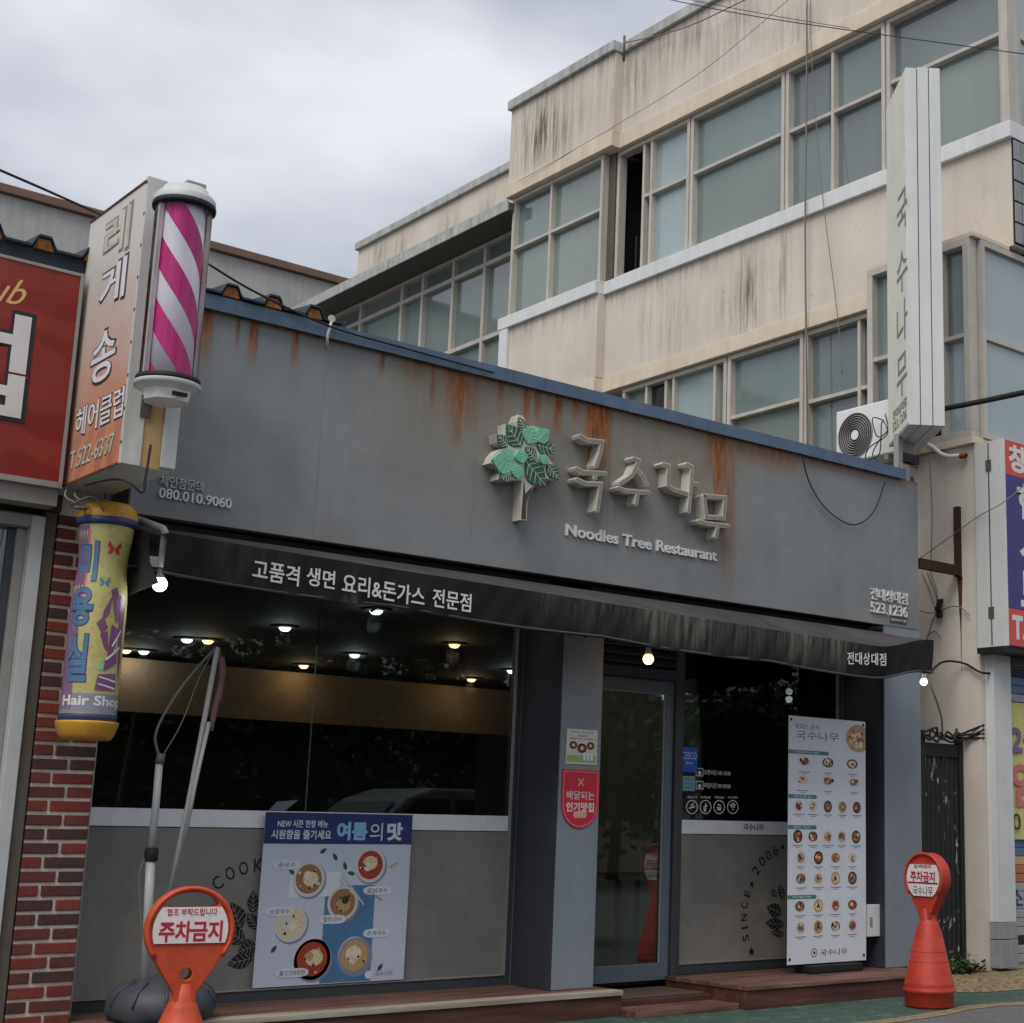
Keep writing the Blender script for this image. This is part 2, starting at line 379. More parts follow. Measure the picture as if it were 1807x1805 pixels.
    h = k.math('ADD', sx.outputs['Z'], k.math('MULTIPLY', k.noise(2.2, 3), 0.6)); hn = k.math('DIVIDE', k.math('SUBTRACT', h, 3.4), 1.6)
    b = k.ramp(hn, [(0.05, rgb(178, 112, 92)), (0.35, rgb(190, 138, 120)), (0.62, rgb(198, 180, 170)), (0.9, rgb(204, 201, 195))])
    swirl = k.math('MULTIPLY', k.ramp(v.outputs['Color'], [(0.5, 0.0), (0.62, 0.55)]), k.ramp(hn, [(0.3, 1.0), (0.62, 0.0)]))
    k.col(k.mix(1.0, k.mix(swirl, b, rgb(212, 146, 96)), k.ramp(k.noise(40, 4, 0.7), [(0.3, 0.93), (0.7, 1.04)]), 'MULTIPLY')); k.set(rough=0.45)
    k = NT('rust'); k.col(k.ramp(k.noise(24, 5, 0.7), [(0.3, rgb(52, 26, 18)), (0.55, rgb(96, 48, 26)), (0.75, rgb(150, 88, 42))])); k.set(rough=0.9); k.bump(k.noise(60, 4), 0.5, 0.005)
    plain('rust_dark', rgb(56, 32, 24), 0.85, 0.3, 14, 0.15, bump=0.4)
    k = NT('rust_orange'); k.col(k.ramp(k.noise(30, 5, 0.7), [(0.3, rgb(84, 48, 24)), (0.6, rgb(140, 90, 40)), (0.8, rgb(160, 116, 62))])); k.set(rough=0.9)
    plain('worn_cream', rgb(198, 194, 182), 0.55, 0.12, 9, 0.1, streak=0.25)
    plain('face_grey', rgb(134, 130, 116), 0.5, 0.12, 9, 0.1)
    plain('leaf_dark', rgb(36, 88, 64), 0.45, 0.18, 20, 0.1)
    plain('leaf_light', rgb(112, 186, 150), 0.45, 0.1, 9, 0.08)
    plain('leaf_pale', rgb(150, 206, 176), 0.45, 0.08, 9, 0.06); plain('trunk_brown', rgb(66, 54, 48), 0.5, 0.2, 20, 0.1)
    plain('letter_white', rgb(214, 214, 210), 0.5, 0.06)
    plain('letter_soft', rgb(184, 186, 186), 0.5, 0.06)
    k = NT('wall_beige')
    b = k.ramp(k.noise(0.9, 5, 0.6), [(0.3, rgb(200, 190, 177)), (0.7, rgb(215, 206, 194))])
    b = k.mix(1.0, b, k.ramp(k.noise(1.0, 6, 0.7, sc=(2.6, 2.6, 0.22)), [(0.52, 1.0), (0.78, 0.87)]), 'MULTIPLY')
    b = k.mix(1.0, b, k.ramp(k.noise(70, 3, 0.8), [(0.3, 0.95), (0.7, 1.05)]), 'MULTIPLY')
    gr = k.math('MULTIPLY', k.attr('grime'), k.ramp(k.noise(1.0, 6, 0.72, sc=(11, 11, 0.8)), [(0.42, 0.0), (0.6, 1.0)]))
    b = k.mix(gr, b, rgb(112, 100, 84))
    cr_ = k.n('ShaderNodeTexVoronoi', feature='DISTANCE_TO_EDGE'); cr_.inputs['Scale'].default_value = 0.9
    wv = k.n('ShaderNodeVectorMath', operation='ADD'); nz = k.n('ShaderNodeTexNoise'); nz.inputs['Scale'].default_value = 3.0; nz.inputs['Detail'].default_value = 5
    k.l(k.pos(), nz.inputs['Vector']); k.l(k.pos(), wv.inputs[0]); k.l(nz.outputs['Color'], wv.inputs[1]); k.l(wv.outputs[0], cr_.inputs['Vector'])
    ck = k.math('MULTIPLY', k.ramp(cr_.outputs['Distance'], [(0.0, 0.3), (0.007, 0.0)]), k.ramp(k.noise(1.7, 4, 0.7), [(0.52, 0.0), (0.6, 1.0)]))
    k.col(k.mix(ck, b, rgb(120, 106, 88))); k.set(rough=0.85, spec=0.2); k.bump(k.noise(30, 5, 0.7), 0.25, 0.015)
    plain('moulding', rgb(212, 198, 178), 0.8, 0.08, 3, 0.05, streak=0.1)
    plain('coping', rgb(176, 178, 172), 0.8, 0.16, 6, 0.1, streak=0.35, bump=0.3)
    plain('sill_white', rgb(214, 215, 214), 0.6, 0.05, 3, 0.04, streak=0.1)
    def pane(name, c, r, s):
        k = NT(name); k.col(k.mix(1.0, k.ramp(k.noise(0.5, 3), [(0.3, tuple(v * 0.86 for v in c[:3]) + (1,)), (0.7, tuple(v * 1.1 for v in c[:3]) + (1,))]), k.ramp(k.noise(1.0, 4, 0.6, sc=(5, 5, 0.5)), [(0.4, 1.0), (0.8, 0.92)]), 'MULTIPLY')); k.set(rough=r * .4, spec=1.0)
    pane('pane_teal', rgb(112, 127, 124), 0.12, 0.6); pane('pane_pale', rgb(152, 167, 169), 0.16, 0.6); pane('pane_dark', rgb(24, 30, 32), 0.05, 0.6); pane('pane_slate', rgb(104, 114, 114), 0.1, 0.6)
    pane('pane_moss', rgb(118, 130, 124), 0.14, 0.6); plain('tile_grey', rgb(140, 142, 142), 0.5, 0.1, 8, 0.06); plain('tile_joint', rgb(30, 30, 30), 0.9)
    plain('eave_brown', rgb(112, 88, 76), 0.7, 0.12, 6, 0.08); plain('wall_stucco', rgb(172, 172, 168), 0.9, 0.1, 3, 0.08, streak=0.15, bump=0.3)
    plain('roof_navy', rgb(40, 46, 60), 0.6, 0.2, 8, 0.1); plain('soffit_grey', rgb(88, 88, 82), 0.8, 0.1, 4, 0.08)
    k = NT('orange_plastic'); c_ = (k.mix(k.ramp(k.noise(26, 5, 0.75), [(0.6, 0.0), (0.72, 0.35)]), k.ramp(k.noise(3.5, 4), [(0.3, rgb(184, 66, 38)), (0.7, rgb(204, 86, 54))]), rgb(150, 66, 48))); c_ = k.mix(1.0, c_, k.ramp(k.noise(9, 6, 0.75), [(0.3, 0.7), (0.55, 1.0), (0.75, 1.12)]), 'MULTIPLY'); c_ = k.mix(k.ramp(k.noise(1.0, 5, 0.8, sc=(30, 30, 9)), [(0.62, 0.0), (0.7, 0.5)]), c_, rgb(96, 60, 50)); k.col(k.mix(k.ramp(k.noise(16, 5, 0.8), [(0.66, 0.0), (0.74, 0.45)]), c_, rgb(214, 150, 128))); k.set(rough=0.5, spec=0.35); k.bump(k.noise(40, 4), 0.08, 0.005)
    k = NT('red_plastic'); c_ = (k.mix(k.ramp(k.noise(26, 5, 0.75), [(0.6, 0.0), (0.72, 0.3)]), k.ramp(k.noise(3.5, 4), [(0.3, rgb(170, 50, 36)), (0.7, rgb(188, 66, 48))]), rgb(120, 46, 38))); c_ = k.mix(1.0, c_, k.ramp(k.noise(9, 6, 0.75), [(0.3, 0.7), (0.55, 1.0), (0.75, 1.12)]), 'MULTIPLY'); c_ = k.mix(k.ramp(k.noise(1.0, 5, 0.8, sc=(30, 30, 9)), [(0.62, 0.0), (0.7, 0.5)]), c_, rgb(96, 60, 50)); k.col(k.mix(k.ramp(k.noise(16, 5, 0.8), [(0.66, 0.0), (0.74, 0.45)]), c_, rgb(214, 150, 128))); k.set(rough=0.5, spec=0.35)
    plain('plate_white', rgb(214, 206, 204), 0.5, 0.08, 12, 0.08); plain('ink_red', rgb(170, 34, 56), 0.5, 0.08); plain('ink_dark', rgb(40, 40, 48), 0.5, 0.08)
    plain('tank_grey', rgb(66, 69, 76), 0.55, 0.15, 8, 0.08); plain('pole_white', rgb(176, 178, 176), 0.4, 0.08, 8, 0.05); plain('pole_grey', rgb(96, 98, 98), 0.4, 0.08, 8, 0.05); plain('flag_pink', rgb(120, 92, 90), 0.8, 0.2, 12, 0.1)
    plain('wire_black', rgb(24, 24, 24), 0.6, 0.05); plain('wire_grey', rgb(120, 112, 102), 0.6, 0.05)
    plain('yellow_plastic', rgb(196, 144, 46), 0.45, 0.1, 8, 0.06, streak=0.1); plain('navy_ring', rgb(52, 64, 104), 0.5, 0.1)
    k = NT('column_print'); k.col(k.mix(1.0, k.ramp(k.noise(2, 4), [(0.3, rgb(176, 166, 98)), (0.7, rgb(190, 182, 120))]), k.ramp(k.noise(30, 4), [(0.32, 0.8), (0.5, 1.0)]), 'MULTIPLY')); k.set(rough=0.35, spec=0.5)
    plain('print_lilac', rgb(126, 98, 126), 0.4, 0.1); plain('print_blue', rgb(80, 116, 148), 0.4, 0.1); plain('print_plum', rgb(120, 74, 112), 0.4, 0.12, 14); plain('print_pink', rgb(206, 112, 138), 0.4, 0.1)
    plain('print_teal', rgb(62, 136, 150), 0.4, 0.1); plain('print_redbug', rgb(176, 62, 60), 0.4, 0.1); plain('print_grey', rgb(132, 134, 146), 0.4, 0.1); plain('print_mint', rgb(134, 190, 150), 0.4, 0.1)
    plain('print_gold', rgb(214, 176, 116), 0.4, 0.08); plain('print_navy', rgb(42, 54, 106), 0.45, 0.1); plain('print_sky', rgb(140, 190, 224), 0.45, 0.08); plain('print_white', rgb(214, 218, 226), 0.45, 0.06)
    plain('poster_paper', rgb(196, 202, 217), 0.5, 0.05, 4); plain('poster_cloth', rgb(80, 124, 160), 0.5, 0.14, 6); plain('print_shadow', rgb(134, 140, 154), 0.5, 0.1)
    plain('bowl_white', rgb(206, 204, 200), 0.5, 0.06); plain('soup_red', rgb(164, 62, 46), 0.5, 0.25, 60); plain('soup_brown', rgb(150, 112, 76), 0.5, 0.25, 60); plain('soup_tan', rgb(184, 152, 110), 0.5, 0.22, 60); plain('noodle', rgb(216, 200, 164), 0.5, 0.2, 90); plain('egg', rgb(228, 214, 190), 0.5, 0.08, 40); plain('seaweed', rgb(50, 52, 44), 0.5, 0.2, 60); plain('bowl_dark', rgb(40, 38, 40), 0.4, 0.2, 40)
    plain('menu_paper', rgb(218, 221, 227), 0.5, 0.04, 4); plain('menu_green', rgb(70, 124, 120), 0.5, 0.08); plain('badge_red', rgb(196, 44, 66), 0.45, 0.06); plain('badge_pink', rgb(226, 150, 156), 0.45, 0.06); plain('paper_cream', rgb(206, 204, 190), 0.5, 0.05); plain('print_green', rgb(140, 178, 110), 0.5, 0.06)
    plain('sticker_blue', rgb(40, 92, 190), 0.4, 0.06); plain('sticker_teal', rgb(126, 168, 176), 0.4, 0.06); plain('box_beige', rgb(176, 176, 164), 0.45, 0.06)
    plain('sign_red', rgb(206, 74, 68), 0.45, 0.06, 5, 0.04, streak=0.06); plain('sign_indigo', rgb(62, 58, 122), 0.45, 0.06, 5, 0.04); plain('banner_yellow', rgb(196, 190, 118), 0.55, 0.06); plain('ink_rose', rgb(196, 110, 112), 0.5, 0.06); plain('ink_violet', rgb(108, 98, 130), 0.5, 0.06)
    plain('shutter', rgb(160, 160, 160), 0.5, 0.08, 5, 0.06, streak=0.12); plain('stripe_blue', rgb(86, 116, 150), 0.5, 0.08); plain('stripe_tan', rgb(196, 160, 104), 0.5, 0.08); plain('stripe_clay', rgb(170, 110, 84), 0.5, 0.08)
    k = NT('gate_black'); k.col(k.mix(k.ramp(k.noise(1.0, 5, 0.75, sc=(18, 18, 6)), [(0.6, 0.0), (0.62, 1.0)]), rgb(26, 27, 30), rgb(170, 170, 172))); k.set(rough=0.6)
    plain('weed', rgb(62, 84, 46), 0.7, 0.3, 30); plain('tree_leaf', rgb(52, 70, 40), 0.7, 0.3, 3); plain('bark', rgb(70, 62, 54), 0.9, 0.2, 10, 0.1, bump=0.5)
    k = NT('pole_stripe'); k.col(k.mix(1.0, rgb(204, 20, 122), k.ramp(k.noise(1.0, 3, 0.6, sc=(34, 34, 0.6)), [(0.35, 0.75), (0.65, 1.25)]), 'MULTIPLY')); k.set(rough=0.4)
    plain('pole_base', rgb(240, 238, 244), 0.4, 0.05)
    k = NT('clear_plastic'); k.t.nodes.remove(k.p); tr = k.n('ShaderNodeBsdfTransparent'); tr.inputs[0].default_value = (0.99, 0.99, 0.99, 1); gl = k.n('ShaderNodeBsdfGlossy'); gl.inputs['Roughness'].default_value = 0.12; fr = k.n('ShaderNodeFresnel'); fr.inputs[0].default_value = 1.25; ms = k.n('ShaderNodeMixShader')
    k.l(fr.outputs[0], ms.inputs[0]); k.l(tr.outputs[0], ms.inputs[1]); k.l(gl.outputs[0], ms.inputs[2]); k.l(ms.outputs[0], k.t.nodes['Material Output'].inputs['Surface'])
    emit('lamp_cool', (0.8, 0.94, 1.0, 1), 2.2); emit('lamp_warm', (1.0, 0.6, 0.22, 1), 2.2); emit('lamp_white', (0.9, 0.97, 1.0, 1), 3.0)
    plain('car_paint', rgb(120, 124, 128), 0.25, 0.05, 2, 0.02, spec=0.6); plain('car_window', rgb(22, 25, 28), 0.08, 0.05, 2, 0.0, spec=0.8)
    plain('house_cream', rgb(196, 186, 160), 0.8, 0.1, 2); plain('roof_slate', rgb(80, 78, 76), 0.8, 0.1, 4)
make_materials()

YF, YG, XB = 9.1, 9.65, 12.0
XL, YS = 11.42, 8.9          # lower block of the tall building: its flank and its street front
UX, UZ = Vector((1, 0, 0)), Vector((0, 0, 1)); NY = Vector((0, -1, 0)); NX = Vector((-1, 0, 0))

# ------------------------------------------------------------------ ground
def ground():
    b = MB(); b.add([(-80, -80, -0.012), (120, -80, -0.012), (120, 120, -0.012), (-80, 120, -0.012)], [(0, 1, 2, 3)])
    struct(b.build('road', 'asphalt'))
    edge = [(-30, 7.45), (2, 7.5), (6, 7.58), (8.36, 7.63), (8.93, 7.68), (9.4, 7.74), (9.8, 7.86), (10.17, 7.87), (10.5, 7.79), (11.2, 7.62), (13, 7.5), (40, 7.4)]
    def shift(d): return [(x, y - d + 0.012 * math.sin(x * 5.1)) for x, y in edge]
    up = edge; b = MB(); vs = []
    for x, y in up: vs += [(x, y, 0.0), (x, 9.9, 0.0)]
    b.add(vs, [(2 * i, 2 * i + 2, 2 * i + 3, 2 * i + 1) for i in range(len(up) - 1)])
    struct(b.build('pavement', 'green_paving'))
    fine = []
    for (x0, y0), (x1, y1) in zip(edge, edge[1:]):
        k = max(1, int((x1 - x0) / 0.12)) if 5 < x0 < 13 else 2
        fine += [(x0 + (x1 - x0) * i / k, y0 + (y1 - y0) * i / k) for i in range(k)]
    b = MB(); vs = []
    for x, y in fine:
        j = RNG.uniform(-0.012, 0.012)
        vs += [(x, y - 0.06 + j, -0.008), (x, y + 0.035 + RNG.uniform(-0.01, 0.01), 0.004)]
    b.add(vs, [(2 * i, 2 * i + 2, 2 * i + 3, 2 * i + 1) for i in range(len(fine) - 1)])
    struct(b.build('pavement_edge_strip', 'ochre'))
    # low concrete footing with blown soil along the taller building
    b = MB(); n = 40; vs = []
    for i in range(n + 1):
        x = 10.5 + 9.3 * (i / n) ** 1.6; wv = 0.05 * math.sin(x * 3.1) + RNG.uniform(-0.03, 0.03)
        q_ = min(1, .02 + (x - 10.5) / .32); vs += [(x, 8.42 + wv + .2 * (1 - q_), 0.004), (x, 8.62 + wv * 0.5 + .15 * (1 - q_), 0.003 + 0.10 * q_), (x, 9.4, 0.003 + 0.137 * q_)]
    fs = []
    for i in range(n):
        for k in (0, 1): a = 3 * i + k; fs.append((a, a + 3, a + 4, a + 1))
    b.add(vs, fs); struct(b.build('soil_verge', 'dry_soil'))
ground()

# ------------------------------------------------------------------ noodle shop
shop = thing('noodle_shop', 'single-storey grey noodle restaurant with a wide sign board and glass front', 'shop', (7.0, 9.4, 0))
FZ0, FZ1, FX0, FX1 = 3.15, 4.54, 3.42, 10.78

def fascia_stains(P):
    x, z = P[:, 0], P[:, 2]; d = FZ1 - z
    rust = np.zeros(len(P)); grime = np.zeros(len(P))
    def run(px, py, wpx, L_, s, g=0.0):
        x0 = at(px, py, 'y', YF)[0]; x1 = at(px + wpx, py, 'y', YF)[0]; c, hw = (x0 + x1) / 2, (x1 - x0) / 2
        hw *= 1.25; s = min(1.0, s * 1.15); e = smooth(hw * 1.5, hw * 0.5, np.abs(x - c)); f = np.clip(1.5 * (1 - d / (L_ * 1.4)), 0, 1) ** 0.7
        return e * f * s, smooth(hw * 2.6, hw * 0.5, np.abs(x - c)) * np.clip(1 - d / (L_ * 2.2), 0, 1) * g
    for a in [(362, 545, 14, .26, .9, .4), (420, 560, 5, .16, .8, .2), (444, 566, 12, .22, 1, .4), (520, 585, 6, .2, .9, .3), (672, 618, 7, .14, .7, .3), (718, 630, 26, .12, .4, .5), (762, 640, 8, .26, .6, .4), (790, 648, 50, .32, .55, .7), (806, 652, 14, .42, .95, .5), (880, 670, 10, .2, .6, .5), (926, 683, 9, .26, 1, .5), (945, 688, 8, .2, .9, .4), (980, 697, 11, .24, .95, .5), (1012, 704, 10, .14, .8, .3), (1040, 712, 34, .46, 1.0, .5), (1250, 764, 34, .3, .6, .8), (1262, 766, 14, .62, .95, .6), (1276, 770, 20, 1.0, .5, .6), (1300, 776, 90, .16, .5, .7), (1400, 800, 120, .07, .45, .4)]:
        r_, g_ = run(*a); rust = np.maximum(rust, r_); grime = np.maximum(grime, g_)
    # general wash of dirt below the flashing and darker belt behind the emblem
    xs = at(640, 620, 'y', YF)[0]; xe = at(1330, 780, 'y', YF)[0]
    wash = smooth(xs - .3, xs + .6, x) * smooth(xe + .3, xe - .4, x) * np.clip(1 - d / 1.3, 0, 1) * 0.75
    edge = np.clip(1 - d / .12, 0, 1) * 0.35
    rust = np.maximum(rust, np.clip(1 - d / .022, 0, 1) * 0.8)
    low = np.clip(1 - (z - FZ0) / .25, 0, 1) * 0.12
    return {'rust': rust, 'grime': np.maximum.reduce([grime * 0.8, wash, edge, low])}

def build_shop():
    # sign board of six sheets
    n = 6; wdt = (FX1 - FX0) / n
    for i in range(n):
        x0 = FX0 + i * wdt; b = MB(); x1 = x0 + wdt - 0.0015
        P = grid(b, (x0, YF, FZ0), (x1 - x0, 0, 0), (0, 0, FZ1 - FZ0), 56, 46, fascia_stains)
        b.box(x0, x1, YF + 0.0005, YF + 0.035, FZ0, FZ1); k = len(b.v) - len(P)
        for q in b.att.values(): q.extend([0] * k)
        b.build('fascia_panel', 'fascia_paint', shop)
    b = MB(); b.box(FX0 + .01, FX1 - .01, YF + .036, YF + .3, FZ0 + .02, FZ1 + .06); b.build('fascia_backing', 'pillar_side', shop)
    # folded blue flashing along the top
    b = MB(); x = FX0
    prof = [(-.05, -.012), (-.052, .085), (.3, .1), (.3, .088), (-.036, .07), (-.034, -.012)]
    N = 60; xs = np.linspace(FX0, 10.56, N); wob = np.cumsum(RNG.uniform(-1, 1, N)) * .0012
    for i in range(N):
        for (dy, dz) in prof: b.v.append((xs[i], YF + dy + wob[i] * .6, FZ1 + dz + wob[i]))
    for i in range(N - 1):
        for k in range(len(prof)):
            k2 = (k + 1) % len(prof); a = i * len(prof)
            b.f.append((a + k, a + k2, a + len(prof) + k2, a + len(prof) + k)); b.mi.append(0); b.sm.append(False)
    b.f.append(tuple(range(len(prof)))); b.mi.append(0); b.sm.append(False)
    a = (N - 1) * len(prof); b.f.append(tuple(a + k for k in range(len(prof)))[::-1]); b.mi.append(0); b.sm.append(False)
    b.build('roof_flashing', 'trim_blue', shop)
    b = MB(); b.box(FX0 + .1, 10.76, YF + .31, 15.6, 4.36, 4.44); b.build('flat_roof', 'soffit_grey', shop)
    b = MB(); b.box(10.585, 10.70, YF + .02, YF + .12, FZ1 - .03, FZ1 + .16); b.build('corner_flashing', 'alu_grey', shop)
    # pillars, their dark flanks are the same boarding
    for nm, x0, x1, zt in (('pillar', 6.735, 7.11, 3.05), ('pillar', 10.30, 10.795, FZ0 - .003)):
        z0 = .182 if x0 < 8 else .174
        b = MB(); b.box(x0, x1, YF + .004, YG + .12, z0, zt); o = b.build(nm, 'pillar_grey', shop, .004)
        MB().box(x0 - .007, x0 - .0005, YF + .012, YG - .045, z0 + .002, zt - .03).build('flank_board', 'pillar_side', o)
    b = MB(); b.box(10.70, 10.79, YG + .13, 15.5, 0, 4.35); b.build('side_wall', 'wall_stucco', shop)
    b = MB(); b.box(3.42, 3.5, YG - .2, 15.5, 0, 4.35); b.build('side_wall', 'wall_stucco', shop)
    b = MB(); b.box(3.5, 10.7, YG - .02, YG + .1, 3.02, 4.3); b.build('lintel_wall', 'wall_dim', shop)
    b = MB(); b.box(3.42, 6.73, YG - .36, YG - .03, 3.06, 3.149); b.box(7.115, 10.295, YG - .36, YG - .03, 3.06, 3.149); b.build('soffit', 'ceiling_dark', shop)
    # room
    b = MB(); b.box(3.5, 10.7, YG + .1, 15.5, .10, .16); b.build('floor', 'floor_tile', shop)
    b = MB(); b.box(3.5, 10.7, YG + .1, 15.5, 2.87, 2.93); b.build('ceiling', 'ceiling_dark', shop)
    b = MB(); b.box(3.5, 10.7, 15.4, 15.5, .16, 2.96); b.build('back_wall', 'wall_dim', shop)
    b = MB(); b.box(4.6, 10.6, 14.35, 14.45, 2.3, 2.8); b.build('wall_panel', 'wall_cream', shop)
    # left window
    def glazing(x0, x1, xs, name):
        w_ = MB(); f = .045
        w_.box(x0, x1, YG - .03, YG + .03, .172, .245); w_.box(x0, x1, YG - .03, YG + .03, 3.0, 3.058)
        w_.box(x0, x0 + f, YG - .03, YG + .03, .246, 2.999); w_.box(x1 - f, x1, YG - .03, YG + .03, .246, 2.999)
        fr = w_.build('window', 'frame_dark', shop)
        ed = [x0 + f] + xs + [x1 - f]
        for a, c in zip(ed, ed[1:]):
            MB().box(a + .002, c - .002, YG - .006, YG + .006, .247, 2.998).build('pane', 'shop_glass', fr)
            MB().box(a + .003, c - .003, YG - .0085, YG - .0066, .25, 1.274).build('frosted_film', 'frosted_film', fr)
            MB().box(a + .003, c - .003, YG - .0095, YG - .0065, 1.281, 1.392).build('band', 'band_white', fr)
        bd = MB(); bd.box(x1 - f - .012, x1 - f - .001, YG - .04, YG - .01, .25, 2.99); bd.box(x0 + f, x1 - f - .013, YG - .04, YG - .01, .248, .258); bd.build('bead', 'alu_grey', fr)
        return fr
    wl = glazing(3.5, 6.728, [5.02], 'window'); wr = glazing(8.335, 10.295, [], 'window')
    # black leaves and lettering cut from the film
    def film_text(fr, items, s, px0):
        for (ch, px, py, rot, h) in items:
            p = at(px, py, 'y', YG - .011); u = Vector((math.cos(rot), 0, math.sin(rot))); v = Vector((-math.sin(rot), 0, math.cos(rot)))
            b = MB(); wd = h * (.72 if ch not in 'I★' else (.18 if ch == 'I' else 1.0))
            letter(b, ch, p - u * wd / 2 - v * h / 2, u * wd, v * h, NY, .0, .001); b.build('lettering', 'film_ink', fr)
    film_text(wl, [('C', 384, 1558, .65, .085), ('O', 406, 1541, .42, .085), ('O', 430, 1532, .22, .085), ('K', 456, 1527, .06, .085)], 1, 0)
    R_ = math.radians
    film_text(wr, [('S', 1316, 1655, R_(100), .07), ('I', 1314, 1637, R_(97), .075), ('N', 1313, 1619, R_(92), .075), ('C', 1314, 1597, R_(85), .075), ('E', 1319, 1577, R_(74), .07), ('★', 1326, 1560, R_(60), .06), ('2', 1334, 1536, R_(52), .085), ('0', 1345, 1520, R_(46), .085), ('0', 1356, 1509, R_(40), .085), ('6', 1368, 1501, R_(33), .085), ('★', 1381, 1494, R_(20), .06), ('★', 1326, 1678, R_(10), .08)], 1, 0)
    def decal(fr, leaves):
        for (bx, by, tx, ty, wd) in leaves:
            pb = at(bx, by, 'y', YG - .0108); pt = at(tx, ty, 'y', YG - .0108)
            pl = leaf_poly((pb.x, pb.z), (pt.x, pt.z), wd); b = MB(); b.prism([(q.x, YG - .0112, q.y) for q in pl], (0, .001, 0)); b.build('leaf_decal', 'film_ink', fr)
            d = Vector((pt.x - pb.x, pt.z - pb.z)); nn = Vector((-d.y, d.x)).normalized(); b = MB(); base = Vector((pb.x, pb.z))
            segs = [(base, base + d * .95)] + [(base + d * t, base + d * (t + .18) + nn * sg * wd * .44 * math.sin(math.pi * (t + .18) ** .85)) for t in (.12, .3, .48, .66) for sg in (1, -1)]
            for j, (p, q) in enumerate(segs): b.prism([(r.x, YG - .0132 - j * .0002, r.y) for r in stroke_poly([p, q], .0045)], (0, .0015, 0))
            b.build('leaf_vein', 'frosted_film', fr)
    decal(wl, [(425, 1640, 408, 1592, .13), (446, 1612, 447, 1570, .08), (432, 1662, 398, 1640, .11), (412, 1650, 384, 1652, .07), (452, 1668, 420, 1680, .12), (446, 1690, 400, 1702, .1), (455, 1640, 436, 1610, .08)])
    decal(wr, [(1384, 1588, 1374, 1560, .08), (1380, 1612, 1353, 1600, .12), (1384, 1632, 1350, 1628, .1), (1384, 1650, 1360, 1644, .06), (1372, 1582, 1360, 1570, .06)])
    b = MB(); p = at(1312, 1456, 'y', YG - .012); q = at(1348, 1459, 'y', YG - .012); letter(b, '국수나무', (p.x, YG - .01, 1.312), (q.x - p.x, 0, 0), (0, 0, .058), NY, .015, .001); b.build('lettering', 'ink_dark', wr)
    # door
    d = MB(); x0, x1 = 7.2, 8.33; d.box(x0, x0 + .05, YG - .05, YG + .05, .13, 3.05); d.box(x1 - .055, x1, YG - .05, YG + .05, .13, 3.05); d.box(x0 + .051, x1 - .056, YG - .05, YG + .05, 2.52, 2.6)
    fr = d.build('door_frame', 'frame_dark', shop)
    lf = MB(); a, c = x0 + .055, x1 - .06; lf.box(a, a + .085, YG - .025, YG + .025, .14, 2.51); lf.box(c - .085, c, YG - .025, YG + .025, .14, 2.51); lf.box(a + .086, c - .086, YG - .025, YG + .025, .14, .27); lf.box(a + .086, c - .086, YG - .025, YG + .025, 2.41, 2.51)
    door = lf.build('door', 'frame_bluegrey', shop, .003)
    MB().box(a + .087, c - .087, YG - .005, YG + .005, .271, 2.409).build('pane', 'shop_glass', door)
    bd = MB(); bd.box(c - .098, c - .0875, YG - .02, YG - .006, .272, 2.408); bd.box(a + .088, c - .099, YG - .02, YG - .006, 2.398, 2.408); bd.build('bead', 'alu_grey', door)
    hd = MB(); hd.tube([(a + .14, YG - .03, 1.0), (a + .14, YG - .08, 1.02), (a + .14, YG - .08, 1.38), (a + .14, YG - .03, 1.4)], .012, 8); hd.build('handle', 'alu_grey', door)
    for i in range(6):
        z = 2.64 + i * .068; b = MB(); b.obox((x0 + .056, YG - .045, z), (x1 - x0 - .115, 0, 0), (0, .05, .045), (0, .006, -.008)); b.build('louvre_slat', 'frame_dark', shop)
    b = MB(); b.box(x0 + .055, x1 - .06, YG + .03, YG + .04, 2.61, 3.05); b.build('louvre_back', 'black_metal', shop)
build_shop()

# ------------------------------------------------------------------ timber deck and steps
def decks():
    dl = thing('timber_deck', 'long low brown timber deck with pale front edge under the big window', 'deck', (5, 9.2, 0))
    ys = [8.87, 9.0, 9.16, 9.32, 9.48, 9.62]
    for i, (a, b_) in enumerate(zip(ys, ys[1:])):
        MB().box(2.6, 7.205, a, b_ - .004, .145, .18 - .001 * (i % 2)).build('plank', 'deck_pale' if i == 0 else 'deck_wood', dl, .003)
    MB().box(2.6, 7.2, 8.885, 8.915, 0.0, .143).build('riser_board', 'deck_riser', dl, .002)
    MB().box(7.17, 7.199, 8.918, 9.6, 0.0, .143).build('end_board', 'deck_riser', dl, .002)
    dr = thing('timber_deck', 'short brown timber deck below the menu banner right of the door', 'deck', (9.2, 9.2, 0))
    ys = [8.64, 8.8, 8.96, 9.12, 9.28, 9.44, 9.6]
    for i, (a, b_) in enumerate(zip(ys, ys[1:])):
        MB().box(8.212, 10.5, a, b_ - .004, .14, .172 - .001 * (i % 2)).build('plank', 'deck_wood', dr, .003)
    MB().box(8.22, 10.48, 8.655, 8.685, 0.0, .138).build('riser_board', 'deck_riser', dr, .002)
    MB().box(8.222, 8.25, 8.69, 9.6, 0.0, .138).build('end_board', 'deck_riser', dr, .002)
    st = thing('door_step', 'worn two-tread timber step between the decks in front of the glass door', 'step', (7.7, 9.1, 0))
    MB().box(7.212, 8.205, 8.72, 9.02, .0, .045).build('tread', 'deck_wood', st, .004)
    MB().box(7.212, 8.205, 9.03, 9.6, .0, .088).build('tread', 'deck_riser', st, .004)
    MB().box(7.24, 8.15, 9.05, 9.56, .089, .102).build('rubber_mat', 'rubber_mat', st, .003)
decks()

